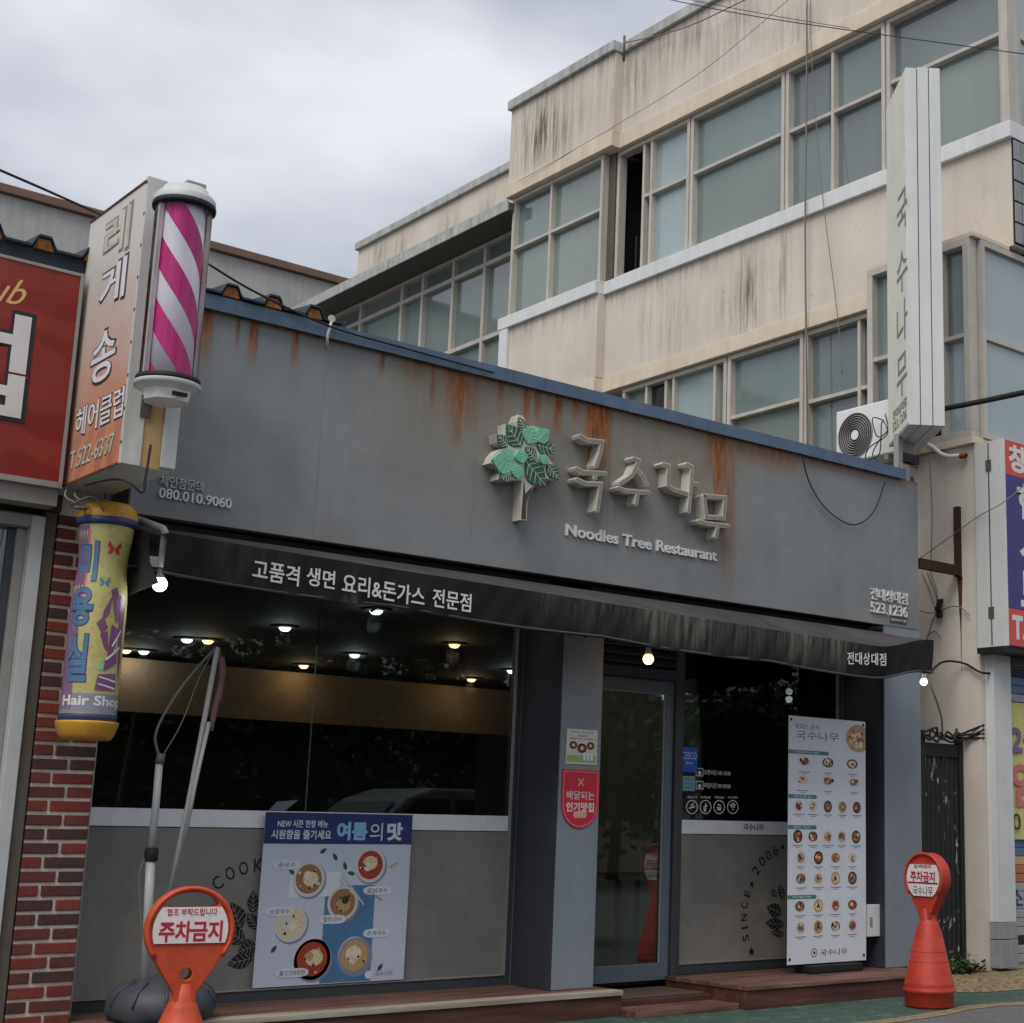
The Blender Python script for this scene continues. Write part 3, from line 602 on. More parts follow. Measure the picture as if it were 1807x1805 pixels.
# ------------------------------------------------------------------ awning
def awning():
    t = thing('awning', 'dark grey fabric awning with streaked white-lettered valance over the shop front', 'awning', (7, 8.8, 2.7))
    YA = 8.48; xe = 10.24
    def ztop(x): return 2.925 - .0165 * (x - 4.3) + .13 * smooth(9.5, 10.24, np.asarray(x, float))
    def zbot(x): return 2.685 - .021 * (x - 4.3) + .12 * smooth(9.45, 10.22, np.asarray(x, float)) - .02 * np.abs(np.sin(np.asarray(x, float) * 1.9))
    N = 300; xs = np.linspace(FX0, xe, N + 1)
    b = MB(); K = 5
    for i, x in enumerate(xs):
        for k in range(K + 1):
            s = k / K; y = 9.085 + (YA - 9.085) * s; zt = float(ztop(x)); z = 3.075 + (zt - 3.075) * s - .018 * math.sin(math.pi * s) * (1 + .5 * math.sin(x * 2.3))
            b.v.append((x + (.0 if x < 10 else (10.24 - 10.24)), y, z))
    for i in range(N):
        for k in range(K):
            a = i * (K + 1) + k; b.f.append((a, a + 1, a + K + 2, a + K + 1)); b.mi.append(0); b.sm.append(True)
    b.build('canopy_sheet', 'awning_fabric', t)
    b = MB(); K = 8; gv = []
    for i, x in enumerate(xs):
        zt, zb = float(ztop(x)), float(zbot(x))
        for k in range(K + 1):
            s = k / K
            b.v.append((x, YA - .004 + .012 * math.sin(x * 2.1 + s) * s + (.007 * math.sin(x * 13 + 2 * math.sin(x * 3.1)) + .005 * math.sin(x * 31 + 5 * s)) * (.3 + s) + .02 * s + .03 * float(smooth(9.3, 9.56, x) * smooth(9.9, 9.6, x)) * (s - .3), zt + (zb - zt) * s))
            g = float(smooth(5.75, 6.6, x) * smooth(9.75, 9.0, x)) * (.35 + .65 * max(0, math.sin(x * 3.7 + 1.2 * math.sin(x * 9)))) * max(0.0, 1 - s * 1.05) ** .7 * 1.5
            g = max(g, .28 * float(smooth(3.6, 3.75, x) * smooth(4.35, 4.0, x)) * (1 - s * .7), .5 * math.exp(-((x - 4.62) / .05) ** 2) * (.3 + s), .03)
            gv.append(g)
    for i in range(N):
        for k in range(K):
            a = i * (K + 1) + k; b.f.append((a, a + K + 1, a + K + 2, a + 1)); b.mi.append(0); b.sm.append(True)
    b.att['grime'] = gv; b.build('valance', 'valance_fabric', t)
    b = MB(); b.tube([(x, YA + .012, float(zbot(x)) + .012) for x in xs[::5]], .009, 6); b.build('hem_bar', 'frame_dark', t)
    b = MB(); b.tube([(x, YA + .02, float(ztop(x)) - .012) for x in xs[::5]], .012, 6); b.build('front_rail', 'black_metal', t)
    for x in (5.1, 6.9, 8.6, 10.2):
        b = MB(); b.tube([(x, 9.08, 2.72), (x, YA + .03, float(ztop(x)) - .03)], .011, 6); b.tube([(x, 9.08, 3.05), (x, YA + .03, float(ztop(x)) - .02)], .009, 6); b.build('strut', 'black_metal', t)
    # left end: torn cloth cheek
    b = MB(); b.prism([(FX0 + .002, 9.08, 3.06), (FX0 + .002, 8.78, 2.985), (FX0 + .002, 8.72, 2.8), (FX0 + .002, 8.56, 2.66), (FX0 + .002, 9.08, 2.62)], (.006, 0, 0)); b.build('end_cheek', 'awning_fabric', t)
    b = MB(); b.prism([(xe - .004, 9.08, 3.06), (xe - .004, YA + .01, float(ztop(xe))), (xe - .004, YA + .03, float(zbot(xe))), (xe - .004, 9.08, 2.75)], (-.006, 0, 0)); b.build('end_cheek', 'valance_fabric', t)
    def word(s, pxa, pya, pxb, pyb, hpx):
        p = at(pxa, pya, 'y', YA - .03); q = at(pxb, pyb, 'y', YA - .03); h = p.z - at(pxa, pya + hpx, 'y', YA - .03).z
        b = MB(); letter(b, s, (p.x, YA - .018, p.z - h), (q.x - p.x, 0, q.z - p.z), (0, 0, h), NY, .012, .002); b.build('lettering', 'letter_white', t)
    word('고품격', 449, 985, 531, 1000, 36); word('생면', 544, 999, 594, 1008, 33); word('요리&돈가스', 607, 1010, 752, 1037, 36); word('전문점', 766, 1037, 834, 1048, 33)
    for i, ch in enumerate('전대상대점'):
        x = 1497 + i * 14.2; word(ch, x, 1150 + i * .6, x + 11.5, 1150 + i * .6, 22)
awning()

# ------------------------------------------------------------------ lettering and emblem on the sign board
def zp(x, y): return (800 + x / 3.346, 680 + y / 3.346)      # reading of the emblem close-up
def shop_sign():
    D = .1; YL = YF - D
    def w2(x, y):
        p = at(*zp(x, y), 'y', YL); return Vector((p.x, p.z))
    t = thing('emblem_sign', 'raised tree emblem with dark and pale green leaves on the grey sign board', 'sign', (6.4, 9.0, 3.5))
    outline = [(385, 172), (410, 180), (428, 210), (440, 245), (470, 238), (500, 250), (563, 258), (545, 318), (585, 350), (602, 385), (560, 425), (600, 480), (626, 560), (590, 562), (545, 548), (546, 598), (510, 590), (480, 592), (452, 640), (436, 690), (434, 798), (394, 794), (402, 640), (402, 560), (345, 560), (300, 565), (262, 555), (272, 520), (295, 494), (218, 458), (238, 412), (270, 378), (318, 368), (262, 335), (252, 285), (306, 300), (308, 226), (372, 268), (368, 215)]
    b = MB(); b.prism([(q.x, YL, q.y) for q in (w2(*p) for p in outline)], (0, D + .002, 0)); b.build('back_plate', 'worn_cream', t)
    dark = [(425, 272, 384, 186, 50), (402, 364, 312, 230, 92), (318, 362, 256, 290, 56), (488, 352, 600, 384, 76), (482, 442, 422, 364, 62), (424, 452, 542, 596, 104), (550, 470, 622, 558, 62), (338, 518, 268, 552, 62)]
    light = [(436, 345, 466, 246, 84), (486, 330, 558, 262, 70), (352, 476, 222, 440, 98), (345, 440, 284, 382, 60), (404, 462, 384, 376, 62), (368, 470, 372, 556, 66), (502, 420, 556, 462, 44)]
    for k, (bx, by, tx, ty, wd) in enumerate(dark + light):
        pb, pt = w2(bx, by), w2(tx, ty); ww = wd * .00172
        b = MB(); lift = .004 + .0015 * k
        b.prism([(q.x, YL - lift, q.y) for q in leaf_poly(pb, pt, ww)], (0, lift, 0))
        lf = b.build('leaf', 'leaf_dark' if k < len(dark) else 'leaf_light', t)
        d = pt - pb; nn = Vector((-d.y, d.x)).normalized()
        if True:
            b = MB(); segs = [(pb, pb + d * .95)] + [(pb + d * q, pb + d * (q + .17) + nn * sg * ww * .44 * math.sin(math.pi * (q + .17) ** .85)) for q in (.12, .3, .48, .66) for sg in (1, -1)]
            for j, (p, q) in enumerate(segs): b.prism([(r.x, YL - lift - .002 - j * .0002, r.y) for r in stroke_poly([p, q], .0042)], (0, .0015, 0))
            b.build('vein', 'worn_cream' if k < len(dark) else 'leaf_pale', lf)
    b = MB(); b.prism([(q.x, YL - .003, q.y) for q in (w2(*p) for p in [(416, 560), (424, 640), (452, 610), (474, 592), (446, 648), (430, 692), (428, 790), (400, 788), (410, 650)])], (0, .003, 0)); b.build('trunk', 'trunk_brown', t)
    chars = {'국': [[(748, 298), (792, 324), (880, 333), (868, 400), (842, 478)], [(725, 490), (762, 512), (902, 521)], [(838, 521), (834, 552)], [(725, 556), (778, 580), (868, 583), (860, 660), (846, 745)]],
             '수': [[(1062, 432), (1096, 444), (1058, 530), (985, 580)], [(1086, 500), (1120, 540), (1145, 592)], [(972, 606), (1012, 622), (1158, 634)], [(1086, 634), (1076, 705)]],
             '나': [[(1236, 466), (1272, 474), (1268, 588), (1300, 614), (1384, 640)], [(1376, 466), (1410, 482), (1402, 600), (1388, 750)], [(1408, 580), (1450, 586)]],
             '무': [[(1482, 652), (1606, 662), (1598, 782), (1494, 776), (1482, 652)], [(1448, 802), (1500, 816), (1632, 832)], [(1562, 832), (1548, 900)]]}
    g = thing('sign_lettering', 'deep cream channel letters spelling the shop name beside the tree emblem', 'sign', (7.6, 9.0, 3.5))
    for ch, strokes in chars.items():
        b = MB(); f = MB()
        for j, st in enumerate(strokes):
            P = [w2(*q) for q in st]; e = .0022 * j
            b.prism([(q.x, YL - e, q.y) for q in stroke_poly(P, .038)], (0, D + e + .002, 0))
            f.prism([(q.x, YL - e - .003, q.y) for q in stroke_poly(P, .022)], (0, .0025, 0))
        o = b.build('channel_letter', 'worn_cream', g); f.build('letter_face', 'face_grey', o)
    def stuck(name, s, pa, pb, hpx, label, bold, m_='letter_white', dep=.018):
        p = at(pa[0], pa[1], 'y', YF - dep); q = at(pb[0], pb[1], 'y', YF - dep); h = p.z - at(pa[0], pa[1] + hpx, 'y', YF - dep).z; zz = (p.z + q.z) / 2
        b = MB(); letter(b, s, (p.x, YF, zz - h), (q.x - p.x, 0, 0), (0, 0, h), NY, bold, dep); o = thing(name, label, 'lettering', (p.x, YF, zz - h)); split_letters(b, 'letter', m_, o); return o
    stuck('sign_caption', 'Noodles Tree Restaurant', (999.6, 926), (1266, 969), 21, 'small white raised English restaurant name under the big letters', .02)
    stuck('sign_caption', '체인점문의', (284, 839), (360, 848), 20, 'small Korean franchise enquiry line at the left end of the board', .004, 'letter_soft')
    stuck('sign_caption', '080.010.9060', (282, 861), (410, 879), 18, 'raised white phone number at the left end of the board', .006, 'letter_white')
    stuck('sign_caption', '전대상대점', (1538, 1036), (1602, 1047), 21, 'raised white Korean branch name at the right end of the board', .004)
    stuck('sign_caption', '523.1236', (1538, 1061), (1602, 1071), 19, 'raised white short phone number below the branch name', .006)
    p = at(1570, 1086, 'y', YF); q = at(1599, 1101, 'y', YF); o = thing('small_plate', 'tiny dark plate with white lettering under the short phone number', 'plate', (p.x, YF, q.z))
    MB().box(p.x, q.x, YF - .006, YF, q.z - .005, p.z - .005).build('plate', 'frame_dark', o)
    b = MB(); letter(b, '일반음식점', (p.x + .01, YF - .006, q.z + .012), (q.x - p.x - .02, 0, 0), (0, 0, p.z - q.z - .034), NY, .01, .002); b.build('lettering', 'letter_white', o)
shop_sign()

# ------------------------------------------------------------------ tall building behind on the right
big = thing('office_building', 'three-storey beige rendered office building with long ribbon windows', 'building', (14, 12, 0))
def wall_stains(P):
    x, y, z = P[:, 0], P[:, 1], P[:, 2]; g = np.zeros(len(P))
    def blob(px, py, rx, rz, s, X=XB):
        p = at(px, py, 'x', X); return s * np.exp(-((y - p.y) / rx) ** 2 - ((z - p.z) / rz) ** 2)
    for a in [(965, 235, .55, .5, 1.3), (1000, 250, .3, .5, .8), (1040, 190, .25, .4, .5), (930, 260, .12, .6, .7), (1120, 140, .5, .5, .6), (1215, 60, .9, .4, .6), (1300, 45, .7, .5, .55), (1400, 60, .5, .5, .4), (1320, 520, .22, .7, 1.0), (1380, 470, .1, .6, .9), (1290, 540, .5, .25, .45), (1190, 590, .5, .3, .35), (1140, 570, .12, .4, .5), (1200, 545, .3, .3, .4), (640, 440, .25, .3, .7), (680, 430, .25, .3, .5), (760, 400, .3, .3, .5), (830, 360, .2, .3, .5)]:
        g = np.maximum(g, blob(*a))
    g = np.maximum(g, .5 * np.clip(1 - np.abs(11.8 - z) / .45, 0, 1))
    g = np.maximum(g, .45 * np.clip(1 - np.abs(8.33 - z) / .4, 0, 1) * smooth(11, 14, y))
    return {'grime': g}
def xwall(name, X, y0, y1, z0, z1, th=.28, dens=7):
    b = MB(); P = grid(b, (X, y1, z0), (0, y0 - y1, 0), (0, 0, z1 - z0), max(2, int((y1 - y0) * dens)), max(2, int((z1 - z0) * dens)), wall_stains)
    b.box(X + .0006, X + th, y0, y1, z0, z1); k = len(b.v) - len(P)
    for q in b.att.values(): q.extend([0] * k)
    return b.build(name, 'wall_beige', big)
def xwindow(X, ya, yb, z0, z1, vb=(), hb=(), fw=.055, bar=.045, panes=None, frame='alu_frame', parent=None, depth=.13, skip=(), norail=()):
    """glazing in a plane facing -x; ya is the far side, vb/hb inner bars"""
    par = parent or big; b = MB()
    b.box(X, X + depth, yb, ya, z0, z0 + fw); b.box(X, X + depth, yb, ya, z1 - fw, z1)
    b.box(X, X + depth, yb, yb + fw, z0 + fw, z1 - fw); b.box(X, X + depth, ya - fw, ya, z0 + fw, z1 - fw)
    ys = [ya - fw] + sorted(vb, reverse=True) + [yb + fw]; zs = [z0 + fw] + sorted(hb) + [z1 - fw]
    for y in vb: b.box(X + .012, X + depth - .01, y - bar / 2, y + bar / 2, z0 + fw, z1 - fw)
    for i in range(len(ys) - 1):
        if i in norail: continue
        for z in hb: b.box(X + .015, X + depth - .012, ys[i + 1] + (bar / 2 if i + 1 < len(ys) - 1 else 0), ys[i] - (bar / 2 if i else 0), z - bar / 2, z + bar / 2)
    fr = b.build('window', frame, par, .004)
    n = 0
    for i in range(len(ys) - 1):
        for j in range(len(zs) - 1):
            if (i, j) in skip: continue
            a0 = ys[i + 1] + (bar / 2 if i + 1 < len(ys) - 1 else 0); a1 = ys[i] - (bar / 2 if i else 0)
            c0 = zs[j] + (bar / 2 if j else 0); c1 = zs[j + 1] - (bar / 2 if j + 1 < len(zs) - 1 else 0)
            mt = panes[n % len(panes)] if panes else 'pane_teal'; n += 1
            mt = {'pane_teal': RNG.choice(['pane_teal', 'pane_teal', 'pane_moss', 'pane_slate']), 'pane_slate': RNG.choice(['pane_slate', 'pane_moss', 'pane_slate'])}.get(mt, mt)
            tl = RNG.uniform(-.006, .006); p = MB()
            p.obox((X + depth * .74 + tl, a0 + .001, c0 + .001), (-2 * tl, a1 - a0 - .002, 0), (0, 0, c1 - c0 - .002), (.008, 0, 0)); p.build('pane', mt, fr)
    return fr
def big_building():
    B = XB; C1 = 15.34; C2 = 15.56; XP = XB - .14; YE = 17.85
    # top storey: parapet, mouldings, coping
    xwall('parapet_wall', B, 8.83, C1, 10.64, 11.82); xwall('parapet_wall', XP, C1 + .001, YE, 10.64, 11.82)
    for (x, a, c) in ((B, 8.80, C1 - .001), (XP, C1, YE + .02)):
        b = MB(); b.box(x - .03, x + .28, a, c, 10.42, 10.635); b.build('moulding', 'moulding', big, .006)
        b = MB(); b.box(x - .06, x + .35, a - .02, c + .02 if x < B else c, 11.83, 11.98); b.build('coping', 'coping', big, .01)
        a2 = a if x == B else C2; c2 = C2 - .001 if x == B else c
        b = MB(); b.box(x - .055, x + .2, a2, c2 if x == B else c2 + .01, 8.35, 8.53); b.build('sill_band', 'sill_white', big, .008)
        b = MB(); b.box(x - .022, x + .28, a2 if a2 > 9 else 10.31, c2, 6.98, 7.17); b.build('moulding', 'moulding', big, .006)
    xwall('spandrel_wall', B, 8.83, C2, 7.18, 8.345, dens=9); xwall('spandrel_wall', XP, C2 + .001, YE, 7.18, 8.345)
    xwall('lower_wall', B, 10.31, 15.2, 0.0, 5.2, dens=4); xwall('lower_wall', XP, C2, YE, 0, 6.97, dens=3); xwall('lower_wall', XL, YS, 10.29, 0.0, 5.0, dens=6)
    b = MB(); b.box(XL + .29, B - .001, 10.2, 10.29, 0, 7.12); b.build('return_wall', 'wall_beige', big)
    b = MB(); b.box(XL - .02, B - .001, YS - .02, 10.3, 7.135, 7.175); b.build('block_ledge', 'moulding', big)
    # windows of the top storey
    PN = ['pane_teal']
    xwindow(XP + .06, YE - .05, 15.62, 8.54, 10.41, vb=[16.85], hb=[9.62], panes=['pane_teal'])
    b = MB(); b.box(B + .02, B + .12, 15.47, 15.615, 8.54, 10.41); b.build('jamb_panel', 'alu_brown', big)
    xwindow(B + .04, 15.46, 13.95, 8.54, 10.41, vb=[14.9, 14.74], hb=[9.6], panes=['pane_slate', 'pane_slate', 'pane_pale', 'pane_pale'], skip=[(0, 0), (0, 1)], norail=[0])
    xwindow(B + .04, 13.93, 12.2, 8.54, 10.41, hb=[9.6], panes=['pane_slate', 'pane_teal'])
    xwindow(B + .04, 12.18, 10.58, 8.54, 10.41, vb=[11.41], hb=[9.58], panes=['pane_teal', 'pane_slate', 'pane_slate', 'pane_teal'])
    xwindow(B + .04, 10.56, 8.93, 8.54, 10.41, hb=[9.62], panes=['pane_slate'])
    b = MB(); b.box(B + .0, B + .18, 8.84, 8.925, 8.54, 10.41); b.build('corner_post', 'alu_frame', big)
    # room behind the open sash
    b = MB(); b.box(B + 1.6, B + 1.7, 14.4, 15.9, 8.3, 10.6); b.box(B + .14, B + 1.6, 15.55, 15.6, 8.3, 10.6); b.box(B + .14, B + 1.6, 13.9, 13.95, 8.3, 10.6); b.box(B + .14, B + 1.6, 13.95, 15.5, 10.45, 10.5); b.build('room_lining', 'black_metal', big)
    b = MB(); b.box(B + .5, B + .62, 14.4, 15.2, 9.75, 9.85); b.build('strip_lamp', 'alu_brown', big)
    for i in range(5): b = MB(); b.box(B + .35, B + .37, 14.98 + i * .1, 15.0 + i * .1, 8.55, 9.2 + .06 * (i % 3)); b.build('stored_board', 'wall_dim', big)
    # second storey
    xwindow(B + .04, 15.2, 13.17, 5.2, 6.97, vb=[14.72, 14.33, 14.18, 13.4], hb=[], panes=['pane_teal', 'pane_dark', 'pane_slate', 'pane_pale', 'pane_teal'])
    xwindow(B + .04, 13.15, 11.86, 5.2, 6.97, hb=[6.18], panes=['pane_teal'])
    xwindow(B + .04, 11.84, 10.80, 5.2, 6.97, vb=[11.0], hb=[6.12], panes=['pane_teal', 'pane_teal', 'pane_slate', 'pane_slate'])
    # corner bay, taller and slightly proud
    xwindow(XL - .03, 10.28, 8.93, 5.08, 7.13, vb=[9.71, 9.29], hb=[6.13], fw=.075, panes=['pane_slate', 'pane_teal', 'pane_dark', 'pane_teal', 'pane_pale', 'pane_slate'])
    b = MB(); b.box(XL - .05, XL + .2, YS, 10.29, 5.005, 5.075); b.build('bay_sill', 'moulding', big, .006)
    # street front, only its near end is seen
    b = MB(); b.box(XL + .29, 21, YS + .001, YS + .3, 0.0, 5.0); b.build('front_wall', 'wall_beige', big)
    def ywindow(y, x0, x1, z0, z1, hb, mt, vb=()):
        b = MB(); f = .06; b.box(x0, x1, y, y + .09, z0, z0 + f); b.box(x0, x1, y, y + .09, z1 - f, z1); b.box(x0, x0 + f, y, y + .09, z0 + f, z1 - f); b.box(x1 - f, x1, y, y + .09, z0 + f, z1 - f)
        for z in hb: b.box(x0 + f, x1 - f, y + .01, y + .08, z - .03, z + .03)
        fr = b.build('window', 'alu_frame', big)
        zs = [z0 + f] + list(hb) + [z1 - f]
        for j in range(len(zs) - 1): MB().box(x0 + f + .001, x1 - f - .001, y + .045, y + .053, zs[j] + (.031 if j else .001), zs[j + 1] - (.031 if j < len(zs) - 2 else .001)).build('pane', mt, fr)
    ywindow(YS - .02, XL + .11, XL + 2.3, 5.08, 7.13, [6.13], 'pane_pale'); ywindow(YS - .02, XL + 2.301, XL + 4.6, 5.08, 7.13, [6.13], 'pane_teal'); ywindow(8.86, B + .19, B + 2.3, 8.54, 10.41, [9.62], 'pane_pale'); ywindow(8.86, B + 2.301, B + 4.3, 8.54, 10.41, [9.62], 'pane_teal')
    b = MB(); b.box(B + .006, B + 4.29, 8.805, 8.828, 7.2, 8.345); o = b.build('tile_band', 'tile_joint', big)
    for r in range(5):
        for c in range(17):
            x0 = B + .004 + (0 if c == 0 else .125 + (c - 1) * .26); x1 = B + (.118 if c == 0 else .125 + c * .26 - .012)
            z0 = 7.2 + r * .228; t = MB(); t.box(x0, x1, 8.796 + RNG.uniform(-.0015, .0015), 8.806, z0 + .006, z0 + .214); t.build('tile', 'tile_grey', o, .003)
    b = MB(); b.box(XL - .002, XL + .1, YS - .03, YS - .002, 2.98, 4.99); o = b.build('tile_strip', 'tile_joint', big)
    for r in range(9):
        z0 = 2.985 + r * .222; t = MB(); t.box(XL - .006, XL + .066, YS - .04, YS - .031, z0 + .006, z0 + .212); t.build('tile', 'tile_grey', o, .003)
    # stair block set back at the rear with its canopy
    XS = 12.3
    xwall('stair_parapet', XS, YE + .3, 23.15, 10.45, 11.2); b = MB(); b.box(XS - .06, XS + .3, YE + .03, 23.2, 11.205, 11.34); b.build('coping', 'coping', big, .01)
    b = MB(); b.box(11.82, XS + .2, YE - .1, 24.7, 10.2, 10.33); b.build('canopy', 'soffit_grey', big, .01)
    b = MB(); b.box(11.79, 11.815, YE - .1, 24.72, 10.19, 10.36); b.build('canopy_edge', 'coping', big)
    vs = [at(px, 560, 'x', XS).y for px in (570, 634, 705, 741, 794, 849)]
    xwindow(XS, 25.2, YE + .32, 7.3, 10.19, vb=vs, hb=[8.62, 9.84], bar=.07, panes=['pane_teal', 'pane_teal', 'pane_slate'], frame='alu_frame')
    b = MB(); b.box(XS - .14, XS + .1, YE + .005, YE + .3, 6, 10.19); b.build('end_post', 'alu_brown', big)
    b = MB(); b.box(XP - .05, XP - .004, YE - .22, YE - .02, 6.6, 8.34); b.build('white_edge_strip', 'sill_white', big)
    b = MB(); b.box(XS + .25, 20, 9.7, 25, 0, 10.6); b.build('core', 'wall_dim', big)
big_building()

def rear_house():
    t = thing('rear_house', 'pale stucco gable wall with a thin brown eave rising behind the shop roof', 'house', (10, 27.3, 0))
    MB().box(-4, 15.6, 27.2, 27.6, 0, 12.06).build('wall', 'wall_stucco', t)
    MB().box(-4.2, 15.8, 27.08, 27.8, 12.065, 12.22).build('eave', 'eave_brown', t, .01)
rear_house()

# ------------------------------------------------------------------ hair salon on the left
salon = thing('hair_salon', 'hair salon with brick pier and aluminium shop window at the left edge', 'shop', (2.4, 9.5, 0))
def build_salon():
    YB = 9.2; x0, x1 = 3.045, 3.40
    b = MB(); b.box(x0 + .004, x1 - .004, YB + .006, YB + .3, 0, 3.2); pier = b.build('brick_pier', 'mortar', salon)
    shapes = {}
    def brick(a, c, z):
        key = round(c - a, 4)
        if key not in shapes:
            w_ = c - a; m_ = MB(); m_.box(-w_ / 2, w_ / 2, -.02, .02, -.0295, .0295); o = m_.build('brick', 'brick'); shapes[key] = o.data; bpy.data.objects.remove(o)
        o = bpy.data.objects.new('brick', shapes[key]); COL.objects.link(o); o.parent = pier
        o.location = ((a + c) / 2 + RNG.uniform(-.001, .001), YB + .012 + RNG.uniform(-.002, .002), z + RNG.uniform(-.001, .001)); o.rotation_euler = (0, RNG.uniform(-.006, .006), RNG.uniform(-.008, .008))
        bv = o.modifiers.new('bevel', 'BEVEL'); bv.width = .004; bv.segments = 1
    n = 39
    for r in range(n):
        z = .04 + r * .0795; j = .019
        if r % 2: brick(x0, x0 + .125 - j, z); brick(x0 + .125, x1, z)
        else: brick(x0, x0 + .215 - j, z); brick(x0 + .215, x1, z)
    # aluminium shop window beside the pier
    b = MB(); b.box(2.965, 3.035, YB - .01, YB + .12, 0, 3.1); b.build('frame_upright', 'alu_brown', salon, .004)
    b = MB(); b.box(2.885, 2.962, YB - .035, YB + .1, 0, 3.06); b.build('frame_upright', 'alu_white', salon, .004)
    b = MB(); b.box(.2, 2.884, YB - .03, YB + .1, 2.99, 3.06); b.build('frame_head', 'alu_grey', salon, .004)
    b = MB(); b.box(2.83, 2.884, YB + .03, YB + .1, 0, 2.985); b.build('frame_upright', 'alu_grey', salon, .004)
    b = MB(); b.box(2.79, 2.828, YB + .06, YB + .12, 0, 2.985); b.build('sash', 'frame_dark', salon)
    b = MB(); b.box(.3, 2.789, YB + .08, YB + .088, .3, 2.985); b.build('pane', 'pane_slate', salon)
    b = MB(); b.box(.2, 3.04, YB - .05, YB + .15, 3.1, 3.2); b.build('lintel', 'wall_dim', salon)
    b = MB(); b.box(-3, 3.41, YB + .31, 15, 0, 4.4); b.build('body', 'wall_stucco', salon)
    # profiled roof sheet with rusted end caps
    pitch = .295; X0, X1 = 1.7, 4.74; YR = 9.03; zt = 4.64
    def prof(x):
        u = ((x - X1 + pitch * .28) / pitch) % 1.0
        return .07 * (1 - min(1, max(0, (abs(u - .5) - .13) / .11)))
    xs = np.linspace(X0, X1, 230); b = MB()
    for x in xs:
        z = zt + prof(x)
        b.v += [(x, YR, z), (x, YR, z + .014), (x, 11.5, z + .3), (x, 11.5, z + .29)]
    for i in range(len(xs) - 1):
        a = 4 * i
        for q in ((0, 4, 5, 1), (1, 5, 6, 2), (3, 7, 4, 0)): b.f.append(tuple(a + k for k in q)); b.mi.append(0); b.sm.append(False)
    b.build('roof_sheet', 'roof_navy', salon)
    k = 0
    while True:
        xc = X1 - pitch * .28 + pitch * .5 - pitch * k; k += 1
        if xc < X0: break
        if xc > X1 - .02: continue
        b = MB(); b.prism([(xc + dx, YR + .012, zt + dz) for dx, dz in [(-.058, -.004), (.058, -.004), (.034, .062), (-.034, .062)]], (0, .02, 0)); b.build('end_cap', 'rust_orange', salon)
    b = MB(); b.box(X0, 4.72, YR + .04, YR + .06, 4.56, 4.638); b.build('eave_board', 'roof_navy', salon)
    b = MB(); p = at(586, 562, 'y', 9.0); b.disc((p.x, 9.0, p.z), .025, UX, UZ, (0, 1, 0), .01); b.tube([(p.x, 9.005, p.z - .02), (p.x - .02, 9.01, p.z - .12), (p.x, 9.04, p.z - .2)], .01, 6); b.build('end_hook', 'worn_cream', salon)
build_salon()

